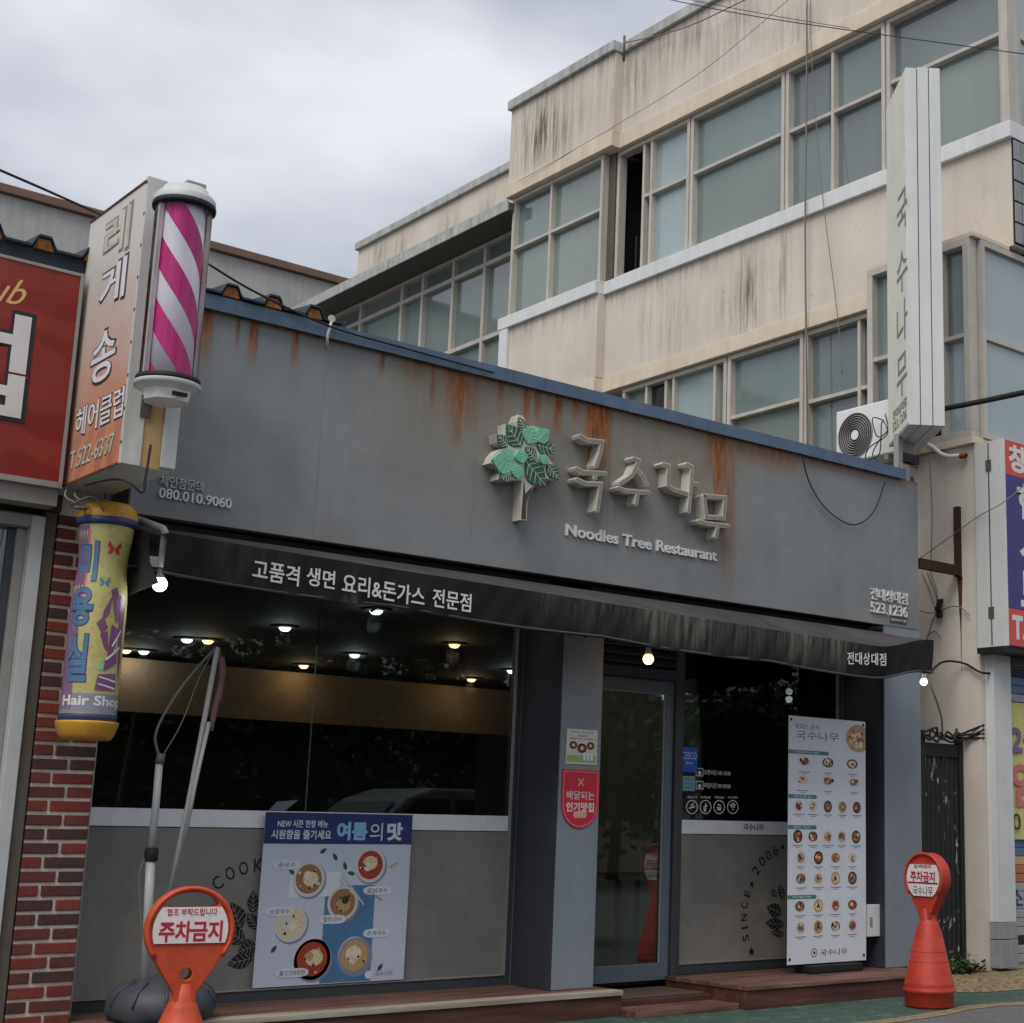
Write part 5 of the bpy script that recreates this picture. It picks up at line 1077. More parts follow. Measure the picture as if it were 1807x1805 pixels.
# ------------------------------------------------------------------ street furniture and shop-front things
def no_parking_stand(label, base, nrm, H, head_r, mat_body, plate, hole):
    """plastic no-parking stand: conical foot, neck, round head with handle slot and sign plate"""
    x, y, z0 = base; t = thing('no_parking_stand', label, 'parking stand', base)
    n = Vector(nrm).normalized(); u = UZ.cross(n).normalized(); u = Vector((-n.y, n.x, 0)); u = n.cross(UZ) * -1
    hz = H - head_r                                   # head centre
    nk = hz - head_r * 1.45
    b = MB(); bh = min(.14, nk * .25)
    b.lathe((x, y, z0), [(0, .0), (.175, 0), (.19, .02), (.192, bh - .03), (.205, bh - .02), (.205, bh), (.192, bh + .012), (.198, bh + .03), (.19, bh + .05), (.105, nk - .13), (.082, nk - .07), (.078, nk - .055), (.06, nk - .03), (.055, nk + .05), (0, nk + .06)], 40)
    b.build('foot', mat_body, t)
    for k, fr_ in enumerate((.42, .62)):
        zz = bh + .05 + (nk - .13 - bh - .05) * fr_; rr_ = .19 + (.105 - .19) * fr_; b = MB(); b.lathe((x, y, z0 + zz), [(rr_ - .002, -.004), (rr_ + .003, 0), (rr_ - .002, .004)], 40); b.build('mould_seam', mat_body, t)
    c = Vector((x, y, z0 + hz)); th = .05
    # head outline: circle running down into the neck
    out_ = []
    for i in range(33):
        a = math.radians(-38 + 256 * i / 32); out_.append((head_r * math.cos(a), head_r * math.sin(a)))
    out_ += [(-.058, -head_r * 1.42), (-.052, -head_r * 1.62), (.052, -head_r * 1.62), (.058, -head_r * 1.42)]
    def w(p, d): return c + u * p[0] + UZ * p[1] + n * d
    hol = []
    if hole:
        hol = [[(.62 * head_r * math.cos(a) , .70 * head_r + .17 * head_r * math.sin(a) - .1 * head_r * abs(math.cos(a)) ** 2) for a in np.linspace(0, 2 * math.pi, 20, endpoint=False)],
               [(.13 * head_r * math.cos(a), -1.0 * head_r + .13 * head_r * math.sin(a)) for a in np.linspace(0, 2 * math.pi, 14, endpoint=False)]]
    bm = bmesh.new()
    def loop(P): 
        vs = [bm.verts.new((p[0], p[1], 0)) for p in P]; return [bm.edges.new((vs[i], vs[(i + 1) % len(vs)])) for i in range(len(vs))]
    es = loop(out_)
    for h in hol: es += loop(h)
    bmesh.ops.triangle_fill(bm, use_beauty=True, use_dissolve=False, edges=es)
    g = bmesh.ops.extrude_face_region(bm, geom=bm.faces[:]); 
    for v in [q for q in g['geom'] if isinstance(q, bmesh.types.BMVert)]: v.co.z = 1.0
    bmesh.ops.recalc_face_normals(bm, faces=bm.faces[:]); bm.verts.index_update()
    b = MB(); b.add([w(v.co, (v.co.z * 2 - 1) * th) for v in bm.verts], [[v.index for v in f.verts] for f in bm.faces]); bm.free()
    head = b.build('head', mat_body, t, .01)
    b = MB(); pts = [w((p[0] * .965, p[1] * .965), th + .004) for p in out_[:33]]; b.tube(pts, .013, 6); b.build('rim', mat_body, t)
    pl = MB(); R1 = head_r * .86
    top = plate.get('top', .52); bot = plate.get('bot', -.06)
    P = []
    a0 = math.asin(top); a1 = math.asin(bot)
    for i in range(9): a = a1 + (a0 - a1) * i / 8; P.append((R1 * math.cos(a), R1 * math.sin(a)))
    for i in range(9): a = a0 + (a1 - a0) * i / 8; P.append((-R1 * math.cos(a), R1 * math.sin(a)))
    pl.prism([w(p, th + .012) for p in P], -n * .01); pt = pl.build('plate', 'plate_white', t)
    for s, cx_, cy_, w_, h_, m_, bold in plate['text']:
        b = MB(); letter(b, s, w(((cx_ - w_ / 2) * head_r, (cy_ - h_ / 2) * head_r), th + .0125), u * w_ * head_r, UZ * h_ * head_r, n, bold, .001); b.build('lettering', m_, t)
    return t, w, th
def street_things():
    no_parking_stand('orange plastic no-parking stand with handle slot, nearest the brick pier', (3.535, 8.0, 0), (-.22, -.975, 0), .985, .222, 'orange_plastic',
                     {'top': .62, 'bot': -.34, 'text': [('협조 부탁드립니다', .0, .42, 1.15, .17, 'ink_red', .01), ('주차금지', 0, -.02, 1.45, .48, 'ink_red', .03)]}, True)
    t, w, th = no_parking_stand('red-orange no-parking stand turned aside before the black gate', (9.575, 8.02, 0), (-.93, .02, 0), 1.17, .195, 'red_plastic',
                     {'top': .62, 'bot': -.82, 'text': [('협조 부탁드립니다', .0, .46, .9, .14, 'ink_dark', .01), ('주차금지', 0, .06, 1.3, .42, 'ink_red', .03), ('국수나무', 0, -.5, 1.05, .36, 'ink_dark', .0)]}, False)
    b = MB(); r = .195; b.prism([w(p, th + .0135) for p in ((-.8 * r, -.22 * r), (.8 * r, -.22 * r), (.8 * r, -.16 * r), (-.8 * r, -.16 * r))], (0, 0, 0) or Vector((.93, -.02, 0)) * .001); b.build('plate_line', 'ink_red', t)
    # banner pole stand with water tank
    t = thing('flag_stand', 'grey water-tank flag stand with slack white pole leaning before the window', 'flag stand', (3.75, 9.1, .18))
    Y = 9.1; A = lambda px, py, y=Y: at(px, py, 'y', y)
    base = A(280, 1800); bx, bz = base.x, .18
    b = MB(); b.lathe((bx, Y - .02, bz), [(0, 0), (.26, 0), (.29, .03), (.3, .1), (.26, .17), (.16, .22), (.06, .235), (.045, .25), (0, .25)], 28); b.build('tank', 'tank_grey', t)
    for k, (ang, ln) in enumerate(((0.3, .2), (2.4, .2))):
        b = MB(); d = Vector((math.cos(ang), math.sin(ang), 0)); b.lathe((bx + d.x * .2, Y - .02 + d.y * .12, bz), [(0, 0), (.12, 0), (.15, .05), (.14, .14), (.08, .2), (0, .21)], 18); b.build('tank_lobe', 'tank_grey', t)
    for k in range(10):
        th_ = 2 * math.pi * k / 10; b = MB(); b.tube([(bx + math.cos(th_) * q, Y - .02 + math.sin(th_) * q, bz + z_) for q, z_ in ((.302, .09), (.268, .168), (.165, .222))], .009, 6); b.build('rib', 'tank_grey', t)
    b = MB(); b.lathe((bx + .13, Y - .14, bz + .205), [(0, .045), (.03, .045), (.034, .0), (.034, -.03)], 14); b.build('filler_cap', 'black_rubber', t)
    b = MB(); b.tube([A(255, 1735), A(262, 1600), A(266, 1512)], .027, 12); b.build('lower_pole', 'pole_white', t)
    b = MB(); b.lathe(A(267, 1508), [(.03, -.04), (.04, -.03), (.04, .03), (.03, .04)], 12); b.build('clamp', 'black_rubber', t)
    b = MB(); b.tube([A(267, 1500), A(275, 1420), A(281, 1348)], .022, 12); b.build('upper_pole', 'pole_white', t)
    b = MB(); b.tube([A(281, 1348), A(285, 1330)], .026, 12); b.build('cap', 'pole_grey', t)
    b = MB(); b.tube(curve([A(281, 1335), A(274, 1300), A(290, 1260), A(330, 1200), A(382, 1141)]), .009, 8); b.build('flex_rod', 'pole_grey', t)
    b = MB(); b.tube(curve([A(288, 1332), A(312, 1292), A(328, 1258), A(350, 1200), A(380, 1142)]), .0035, 6); b.build('cord', 'wire_grey', t)
    b = MB(); b.tube([A(300, 1572), A(332, 1420), A(360, 1272), A(384, 1142)], .016, 10); b.build('leaning_pole', 'pole_white', t)
    b = MB(); b.tube([A(326, 1480, 9.07), A(345, 1380, 9.07), A(369, 1274, 9.07)], .013, 8); b.build('short_pole', 'pole_white', t)
    b = MB(); b.tube(curve([A(386, 1148, 9.12), A(391, 1180, 9.13), A(388, 1215, 9.12), A(378, 1255, 9.1), A(373, 1290, 9.1)]), [.012] * 4 + [.028] * 8 + [.024] * 8 + [.018] * 8 + [.012] * 5, 8); b.build('rolled_flag', 'flag_pink', t)
    b = MB(); b.tube(curve([A(258, 1512), A(246, 1545), A(250, 1640), A(262, 1745)]), .005, 6); b.build('loose_cable', 'wire_grey', t)
    # poster in the big window
    YP = 9.6; x0, x1, z0, z1 = 4.705, 5.825, .265, 1.385
    t = thing('summer_poster', 'summer noodle menu poster with blue heading on the big window', 'poster', (5.26, YP, z0))
    MB().box(x0, x1, YP, YP + .004, z0, z1).build('sheet', 'poster_paper', t)
    MB().box(x0, x1, YP - .0015, YP - .0002, z1 - .205, z1).build('heading_band', 'print_navy', t)
    def tx(s, a, c, w_, h_, m_, bold=.02, y=YP - .0016): b = MB(); letter(b, s, (x0 + a, y, z1 - c), (w_, 0, 0), (0, 0, h_), NY, bold, .0008); b.build('lettering', m_, t)
    tx('NEW 시즌 한정 메뉴', .09, .098, .37, .05, 'print_white'); tx('시원함을 즐기세요', .05, .175, .44, .062, 'print_white'); tx('여름', .53, .18, .235, .125, 'print_sky', .045); tx('의', .785, .18, .1, .12, 'print_white', .0); tx('맛', .92, .18, .125, .125, 'print_white', .045)
    W_, H_ = x1 - x0, z1 - z0
    MB().box(x0 + .475, x0 + .855, YP - .0008, YP - .0001, z0 + .005, z0 + .64).build('print_cloth', 'poster_cloth', t)
    MB().box(x0 + .21, x0 + .58, YP - .0009, YP - .0002, z0 + .57, z0 + .73).build('print_tray', 'print_white', t)
    bowls = [(.345, .685, .118, 'soup_brown', 'noodle', 'egg'), (.805, .775, .118, 'soup_red', 'noodle', 'egg'), (.235, .4, .12, 'noodle', 'bowl_white', 'egg'), (.61, .525, .115, 'soup_brown', 'soup_tan', 'seaweed'), (.41, .165, .135, 'soup_red', 'noodle', 'soup_tan'), (.725, .175, .125, 'soup_tan', 'egg', 'noodle')]
    for i, (a, c, r, s1, s2, s3) in enumerate(bowls):
        o = Vector((x0 + a, YP, z0 + c)); b = MB(); e = -.0014
        b.disc(o + Vector((.008, -.0012 - .0001 * i, -.01)), r * 1.04, UX, UZ, (0, 1, 0), .0004, 28, 4)
        b.disc(o + Vector((0, e - .0002, 0)), r, UX, UZ, (0, 1, 0), .0006, 28, 0); b.disc(o + Vector((0, e - .0006, 0)), r * .82, UX, UZ, (0, 1, 0), .0003, 26, 1)
        th0 = i * 1.7
        b.disc(o + Vector((r * .12 * math.cos(th0), e - .0010, r * .12 * math.sin(th0))), r * .48, UX, UZ, (0, 1, 0), .0003, 22, 2, ry=r * .4); b.disc(o + Vector((r * .22 * math.cos(th0 + 2), e - .0014, r * .22 * math.sin(th0 + 2))), r * .24, UX, UZ, (0, 1, 0), .0003, 16, 3)
        for q in range(9):
            aa = RNG.uniform(0, 6.28); rr_ = r * RNG.uniform(.2, .7); b.disc(o + Vector((rr_ * math.cos(aa), e - .0017 - q * .00002, rr_ * math.sin(aa))), r * RNG.uniform(.05, .1), UX, UZ, (0, 1, 0), .0002, 7, [2, 3, 5][q % 3])
        b.build('bowl_print', ['bowl_white', s1, s2, s3, 'print_shadow', 'seaweed'], t)
    for s, a, c, w_ in (('냉국수', .08, .75, .19), ('골빔국수', .76, .575, .22), ('순콩국수', .05, .45, .2), ('열무국수', .44, .39, .2), ('불고기비빔면', .15, .055, .24), ('초계국수', .78, .29, .21)):
        b = MB(); P = []
        for i in range(16): th_ = 2 * math.pi * i / 16; P.append((x0 + a + w_ / 2 + w_ / 2 * math.copysign(abs(math.cos(th_)) ** .6, math.cos(th_)), YP - .0036, z0 + c + .028 + .03 * math.copysign(abs(math.sin(th_)) ** .8, math.sin(th_))))
        b.prism(P, (0, .0004, 0)); b.build('print_label', 'print_white', t)
        b = MB(); letter(b, s, (x0 + a + .03, YP - .0037, z0 + c + .012), (w_ - .06, 0, 0), (0, 0, .032), NY, .0, .0004); b.build('lettering', 'ink_dark', t)
    for i, (a, c, th_) in enumerate(((.44, .87, .6), (.53, .83, 2.2), (.61, .77, 1.9), (.66, .72, 2.9), (.22, .73, 2.6), (.93, .09, .9), (.13, .24, .9))):
        b = MB(); p = Vector((x0 + a, z0 + c)); d = Vector((math.cos(th_), math.sin(th_))) * .03; b.prism([(q.x, YP - .0015, q.y) for q in leaf_poly(p - d, p + d, .028)], (0, .0004, 0)); b.build('leaf_print', 'leaf_dark', t)
    for i, (a, c, a2, c2) in enumerate(((.57, .69, .73, .54), (.60, .71, .77, .51), (.8, .6, .91, .54), (.96, .76, 1.02, .79))):
        b = MB(); b.prism([(q.x, YP - .0042, q.y) for q in stroke_poly([(x0 + a, z0 + c), (x0 + a2, z0 + c2)], .009)], (0, .0004, 0)); b.build('chopstick_print', 'bowl_white' if i < 2 else 'soup_tan', t)
    b = MB(); letter(b, '국수나무', (x0 + .89, YP - .0015, z0 + .03), (.14, 0, 0), (0, 0, .035), NY, .0, .0004); b.build('lettering', 'print_shadow', t)
    b = MB(); b.disc((x0 + .84, YP - .0016, z0 + .045), .027, UX, UZ, (0, 1, 0), .0005, 16); b.build('logo_print', 'print_white', t)
    p = at(500, 1432, 'y', 9.64); b = MB(); b.prism([(p.x - .1, 9.655, 1.393), (p.x + .02, 9.66, 1.393), (p.x + .13, 9.69, 1.47), (p.x - .02, 9.7, 1.455)], (0, .003, 0)); tag(b.build('leaflet', 'print_white'), 'white folded leaflet propped above the summer poster', 'leaflet')
    # menu banner
    YM = 9.14; p0 = at(1392, 1268, 'y', YM); p1 = at(1527, 1270, 'y', YM); x0, x1 = p0.x, p1.x; z1 = 2.27; z0 = at(1452, 1699, 'y', YM).z
    t = thing('menu_banner', 'tall pale menu banner with rows of round dish photos on the deck', 'banner', ((x0 + x1) / 2, YM, .172))
    sl = .0
    MB().box(x0, x1, YM, YM + .004, z0, z1).build('sheet', 'menu_paper', t)
    W_, H_ = x1 - x0, z1 - z0
    b = MB(); b.box(x0 + .2, x1 - .12, YM - .08, YM + .12, .174, z0 - .012); b.build('base', 'black_rubber', t, .01)
    b = MB(); b.tube([(x0 + W_ / 2, YM + .03, z0 - .02), (x0 + W_ / 2, YM + .03, z1)], .01, 6); b.build('back_pole', 'pole_grey', t)
    for a, c in ((.03, .985), (.97, .985), (.03, .02), (.97, .02)): b = MB(); b.disc((x0 + a * W_, YM - .001, z0 + c * H_), .014, UX, UZ, (0, 1, 0), .002, 12); b.build('eyelet', 'black_rubber', t)
    def fx(a, c): return Vector((x0 + a * W_, YM, z1 - c * H_))
    def tx2(s, a, c, w_, h_, m_, bold=.0): b = MB(); letter(b, s, fx(a, c) + NY * .0006, UX * w_ * W_, UZ * h_ * H_, NY, bold, .0006); b.build('lettering', m_, t)
    tx2('맛있는 음식', .08, .05, .3, .019, 'ink_dark'); tx2('국수나무', .09, .095, .55, .036, 'menu_green', .004)
    tx2('국수나무', .41, .972, .34, .026, 'ink_dark'); b = MB(); o = fx(.33, .958); b.disc(o + NY * .001, .036, UX, UZ, (0, 1, 0), .0006, 20, 0); b.disc(o + NY * .0015, .029, UX, UZ, (0, 1, 0), .0004, 20, 1); b.disc(o + NY * .0019, .014, UX, UZ, (0, 1, 0), .0003, 12, 0); b.build('logo_print', ['ink_dark', 'menu_paper'], t)
    for c, w_, s in ((.14, .52, '수제돈까스와 덮밥'), (.322, .36, '새우튀김'), (.447, .36, '생면 국수'), (.727, .36, '비빔면')):
        b = MB(); q = fx(0, c); b.prism([q + NY * .001, q + UX * w_ * W_ * .96 + NY * .001, q + UX * w_ * W_ + UZ * -.5 * .016 * H_ + NY * .001, q + UX * w_ * W_ * .96 - UZ * .016 * H_ + NY * .001, q - UZ * .016 * H_ + NY * .001], (0, .0008, 0)); b.build('heading_tab', 'menu_green', t)
        tx2(s, .06, c + .0125, w_ * .62, .009, 'menu_paper')
    b = MB(); o = fx(.9, .075); k = 28; P = [o + Vector((.155 * math.cos(a), 0, .12 * math.sin(a))) for a in np.linspace(0, 2 * math.pi, k, endpoint=False)]; P = [Vector((min(q.x, x1 - .001), YM - .0012, q.z)) for q in P]; b.prism(P, (0, .0008, 0)); b.build('dish_print', 'soup_tan', t)
    b = MB()
    for q in range(40):
        a = RNG.uniform(0, 6.28); rr_ = RNG.uniform(0, .11); p = o + Vector((rr_ * math.cos(a), 0, rr_ * math.sin(a) * .8))
        if p.x < x1 - .03: b.disc(p + NY * (.0016 + q * .00001), RNG.uniform(.008, .024), UX, UZ, (0, 1, 0), .0003, 7, q % 4)
    struct(b.build('dish_garnish', ['noodle', 'soup_brown', 'egg', 'soup_red'], t), 'stuff')
    rows = [(.185, (.2, .5, .82), .068, 2), (.262, (.18, .5, .84), .068, 2), (.368, (.13, .31, .5, .69, .88), .05, 1), (.492, (.12, .31, .5, .68, .87), .055, 1), (.578, (.16, .38, .6, .82), .055, 1), (.662, (.16, .38, .6, .82), .055, 1), (.772, (.15, .38, .6, .82), .055, 1), (.856, (.16, .38, .6, .82), .055, 1)]
    bm_ = ['bowl_dark', 'bowl_white', 'soup_red', 'soup_brown', 'soup_tan', 'noodle', 'egg', 'seaweed']
    for c, xs_, r, rd in rows:
        for a in xs_:
            o = fx(a, c); b = MB(); e = .0012; outer = RNG.choice([0, 1, 1, 4, 0]); inner = RNG.choice([2, 3, 4, 5]); 
            if rd: b.disc(o + NY * e, r, UX, UZ, (0, 1, 0), .0006, 18, outer, ry=r * (RNG.choice([1, 1, 1, .75]) if rd == 1 else .6)); b.disc(o + NY * (e + .0004), r * .76, UX, UZ, (0, 1, 0), .0003, 16, inner, ry=r * (.7 if rd == 1 else .42))
            else:
                b.prism([o + Vector((dx, 0, dz)) + NY * e for dx, dz in ((-.1, -.045), (.1, -.045), (.1, -.005), (.03, .03), (-.02, .05), (-.07, .015), (-.1, 0))], (0, .0006, 0), 4)
            for q in range(9):
                aa = RNG.uniform(0, 6.28); rr_ = r * RNG.uniform(0, .6); b.disc(o + Vector((rr_ * math.cos(aa) * (1 if rd == 1 else 1.5), 0, rr_ * math.sin(aa) * (1 if rd == 1 else .6))) + NY * (e + .0008 + q * .00003), r * RNG.uniform(.1, .26), UX, UZ, (0, 1, 0), .0002, 7, int(RNG.choice([2, 3, 5, 6, 7, 0])))
            b.build('dish_print', bm_, t)
            b = MB(); wq = RNG.uniform(.09, .14); b.box(o.x - wq / 2, o.x + wq / 2, YM - .001, YM - .0003, o.z - r - .024, o.z - r - .016); b.box(o.x - wq / 4, o.x + wq / 4, YM - .001, YM - .0003, o.z - r - .038, o.z - r - .032); struct(b.build('caption_line', 'print_shadow', t), 'stuff')
    # notices on the pillar
    YP = YF + .003
    p0 = at(1000, 1283, 'y', YP); p1 = at(1052, 1350, 'y', YP); x0, x1, z0, z1 = p0.x, p1.x, p1.z, p0.z - .01
    t = thing('pillar_notice', 'cream paper notice with food bowls and green foot on the pillar', 'notice', (x0, YP, z0)); MB().box(x0, x1, YP - .006, YP, z0, z1).build('sheet', 'paper_cream', t); w_ = x1 - x0; h_ = z1 - z0
    MB().box(x0 + .012, x1 - .012, YP - .0075, YP - .0062, z0 + .015, z0 + .065).build('print_strip', 'print_green', t)
    for i, (s, c, hh, ww) in enumerate((('맛있는 국수나무', .9, .04, .75), ('SINCE', .79, .045, .3), ('식재료 원산지 & 알레르기', .71, .04, .85))): b = MB(); letter(b, s, (x0 + w_ * (.5 - ww / 2), YP - .0062, z0 + h_ * c), (w_ * ww, 0, 0), (0, 0, h_ * hh), NY, .01, .0006); b.build('lettering', 'ink_dark', t)
    for a, c, r in ((.22, .54, .036), (.5, .46, .044), (.78, .54, .036)):
        b = MB(); o = Vector((x0 + w_ * a, YP - .0064 - .0012 * (r > .04), z0 + h_ * c)); b.disc(o, r, UX, UZ, (0, 1, 0), .0002, 16, 0, ry=r * .8); b.disc(o + NY * .0005, r * .75, UX, UZ, (0, 1, 0), .0002, 14, 1, ry=r * .5); b.disc(o + NY * .0008, r * .35, UX, UZ, (0, 1, 0), .0002, 10, 2); b.build('bowl_print', ['bowl_dark', 'soup_red', 'noodle'], t)
    for i in range(3): MB().box(x0 + w_ * .55 + i * .033, x0 + w_ * .55 + i * .033 + .022, YP - .0085, YP - .0077, z0 + .03, z0 + .085).build('stamp_print', 'menu_paper', t)
    p0 = at(992, 1357, 'y', YP); p1 = at(1057, 1358, 'y', YP); p2 = at(1020, 1462, 'y', YP); x0, x1, z1, z0 = p0.x, p1.x, p0.z, p2.z; xc = (x0 + x1) / 2; hw = (x1 - x0) / 2
    def shield(k, d): return [(xc - hw * k, YP - d, z1 - (1 - k) * hw), (xc + hw * k, YP - d, z1 - (1 - k) * hw)] + [(xc + hw * k * math.cos(a), YP - d, z0 + hw * 1.05 + hw * 1.05 * k * math.sin(a)) for a in np.linspace(0, -math.pi, 15)]
    t = thing('red_badge', 'red shield-shaped delivery badge with white lettering on the pillar', 'badge', (xc, YP, z0)); b = MB(); b.prism(shield(1, .008), (0, .008, 0)); b.build('plate', 'badge_red', t)
    b = MB(); a = shield(.93, .009); c = shield(.905, .009)
    b.add(a + c, [(i, (i + 1) % len(a), len(a) + (i + 1) % len(a), len(a) + i) for i in range(len(a))]); b.build('outline', 'badge_pink', t)
    for s, zz, hh, ww, bo in (('배달되는', z1 - .215, .062, 1.5, .0), ('인기맛집', z1 - .305, .07, 1.5, .03)): b = MB(); letter(b, s, (xc - hw * ww / 2, YP - .0085, zz), (hw * ww, 0, 0), (0, 0, hh), NY, bo, .001); b.build('lettering', 'letter_white', t)
    for sg in (-1, 1): b = MB(); b.prism([(q.x, YP - .0095 - .0003 * sg, q.y) for q in stroke_poly([(xc - sg * .024, z1 - .065), (xc + sg * .024, z1 - .115)], .011)], (0, .001, 0)); b.build('cutlery_mark', 'print_gold', t)
    for i in range(3): b = MB(); b.disc((xc + (i - 1) * .036, YP - .0095 - .0003 * i, z0 + .1), .026, UX, UZ, (0, 1, 0), .001, 18); b.build('seal_mark', ['badge_pink', 'print_gold', 'badge_pink'][i], t)
    # stickers on the glass right of the door
    YS = YG - .0066
    def rect(pa, pb): a = at(*pa, 'y', YS); c = at(*pb, 'y', YS); return a.x, c.x, c.z, a.z
    x0, x1, z0, z1 = rect((1196, 1317), (1230, 1363)); t = thing('pest_control_sticker', 'blue pest-control sticker on the glass beside the door', 'sticker', (x0, YS, z0)); MB().box(x0, x1, YS - .002, YS, z0, z1).build('sheet', 'sticker_blue', t)
    b = MB(); letter(b, 'CESCO', (x0 + .05, YS - .002, z1 - .1), (x1 - x0 - .06, 0, 0), (0, 0, .06), NY, .0, .0006); b.build('lettering', 'print_white', t); b = MB(); letter(b, 'Member', (x0 + .09, YS - .002, z1 - .14), (.08, 0, 0), (0, 0, .022), NY, .0, .0006); b.build('lettering', 'print_white', t)
    x0, x1, z0, z1 = rect((1205, 1369), (1226, 1396)); t = thing('notice_sticker', 'small pale teal notice below the blue sticker', 'sticker', (x0, YS, z0)); MB().box(x0, x1, YS - .002, YS, z0, z1).build('sheet', 'sticker_teal', t)
    for i in range(3): b = MB(); letter(b, ['안심식당', '방역수칙 준수', '손씻기'][i], (x0 + .015, YS - .002, z1 - .035 - i * .034), (x1 - x0 - .03, 0, 0), (0, 0, .018), NY, .0, .0005); b.build('lettering', 'ink_dark', t)
    for i, (s, py) in enumerate((('오픈시간 AM 10:30', 1358), ('마감시간 PM 09:00', 1381))):
        x0, x1, z0, z1 = rect((1243, py), (1289, py + 11)); t = thing('hours_decal', ['white opening-hour decal on the dark glass', 'white closing-hour decal on the dark glass, lower line'][i], 'decal', (x0, YS, z0))
        b = MB(); letter(b, s, (x0, YS, z0), (x1 - x0, 0, 0), (0, 0, z1 - z0), NY, .012, .0008); b.build('lettering', 'letter_white', t)
        a0, a1, c0, c1 = rect((1228, py - 3), (1241, py + 12)); fr = MB(); g = .006; fr.box(a0, a1, YS - .001, YS, c0, c0 + g); fr.box(a0, a1, YS - .001, YS, c1 - g, c1); fr.box(a0, a0 + g, YS - .001, YS, c0 + g, c1 - g); fr.box(a1 - g, a1, YS - .001, YS, c0 + g, c1 - g); fr.build('icon_frame', 'letter_white', t)
        b = MB(); b.disc(((a0 + a1) / 2, YS - .001, (c0 + c1) / 2 - .008), .018, UX, UZ, (0, 1, 0), .0008, 12); b.build('icon_body', 'letter_white', t)
    for i, px in enumerate((1221, 1245, 1269, 1293)):
        p = at(px, 1424, 'y', YS); t = thing('window_icon', ['white no-smoking ring icon on the dark glass', 'white no-pets ring icon on the dark glass', 'white no-outside-food ring icon on the dark glass', 'white wireless-network ring icon on the dark glass'][i], 'decal', p, )
        b = MB(); R1, R2 = .058, .05; k = 28; vs = []
        for r_ in (R1, R2): vs += [(p.x + r_ * math.cos(a) * 1.12, YS - .0006, p.z + r_ * math.sin(a)) for a in np.linspace(0, 2 * math.pi, k, endpoint=False)]
        b.add(vs, [(j, (j + 1) % k, k + (j + 1) % k, k + j) for j in range(k)]); b.build('ring', 'letter_white', t)
        g = [[[(-.03, -.01), (.03, .005)], [(-.01, .01), (.015, .03)]], [[(0, -.035), (.0, .03)], [(-.02, .0), (.02, .012)], [(-.012, -.035), (-.018, .0)]], [[(-.025, -.005), (.025, -.01)], [(-.02, -.02), (.018, -.025)], [(-.015, .02), (.02, .01)]], [[(-.03, .012), (0, .03), (.03, .012)], [(-.018, -.004), (0, .008), (.018, -.004)], [(0, -.025), (0, -.018)]]][i]
        b = MB()
        for j, st in enumerate(g): b.prism([(p.x + q.x, YS - .001 - j * .0002, p.z + q.y) for q in stroke_poly(st, .012)], (0, .0005, 0))
        b.build('pictogram', 'letter_white', t)
        b = MB(); letter(b, ['금연석', '반려동물', '외부음식 반입금지', '무료 와이파이'][i], (p.x - .055, YS, p.z + .07), (.11, 0, 0), (0, 0, .02), NY, .01, .0006); b.build('lettering', 'letter_white', t)
    # meter box on the right pillar's flank
    p = at(1529, 1612, 'y', 9.3); t = thing('meter_box', 'small beige electric box low on the pillar flank behind the menu banner', 'box', (10.2, 9.3, .45))
    MB().box(10.13, 10.299, 9.2, 9.36, .44, .7).build('case', 'box_beige', t, .008); MB().box(10.125, 10.295, 9.165, 9.198, .435, .705).build('lid', 'white_plastic', t, .006); MB().box(10.16, 10.19, 9.158, 9.164, .52, .6).build('latch', 'alu_grey', t)
    # awning lamps
    def bulb(label, p, m_, r, fix=None, up=.1):
        t = thing('lamp_bulb', label, 'lamp', p); p = Vector(p)
        b = MB(); b.lathe(p, [(0, -r), (r * .5, -r * .87), (r * .87, -r * .5), (r, 0), (r * .9, r * .4), (r * .62, r * .85)], 20); b.build('globe', m_, t)
        b = MB(); b.lathe(p, [(r * .63, r * .84), (r * .55, r * 1.2), (r * .45, r * 2.1), (0, r * 2.15)], 16); b.build('socket', 'white_plastic', t)
        ld = bpy.data.lights.new('bulb_glow', 'POINT'); ld.energy = {'lamp_white': 0.9, 'lamp_warm': 0.3, 'lamp_cool': .15}[m_]; ld.shadow_soft_size = r; ld.color = (1, .7, .38) if m_ == 'lamp_warm' else (.9, .97, 1); lo = bpy.data.objects.new('bulb_glow', ld); COL.objects.link(lo); lo.location = p - UZ * (r * 2.2); adopt(lo, t)
        if fix: b = MB(); b.tube(curve([p + UZ * r * 2] + [Vector(q) for q in fix]), .008, 6); b.build('hanger', 'wire_black', t)
        return t
    t = bulb('bright white lamp under the left end of the awning', at(282, 1031, 'y', 8.8), 'lamp_white', .044)
    p = at(282, 1031, 'y', 8.8); b = MB(); b.tube([at(240, 915, 'y', 9.05), at(288, 933, 'y', 8.72), at(291, 938, 'y', 8.7), at(288, 970, 'y', 8.72), at(285, 1000, 'y', 8.75)], .022, 10); tag(b.build('drain_pipe', 'pole_white'), 'bent white pipe at the open left end of the awning', 'pipe')
    b = MB(); b.prism([(p.x - .3, 8.9, p.z + .09), (p.x + .28, 8.78, p.z + .1), (p.x + .1, 8.95, p.z + .1)], (0, 0, .012)); b.build('bracket_plate', 'black_metal', t)
    bulb('warm glowing bulb hanging above the glass door', at(1144, 1163, 'y', 8.8), 'lamp_warm', .042, [at(1148, 1135, 'y', 8.8)])
    bulb('small bulb on a cord under the right end of the awning', at(1630, 1203, 'y', 8.8), 'lamp_cool', .034, [at(1632, 1185, 'y', 8.75), at(1635, 1170, 'y', 8.7)])
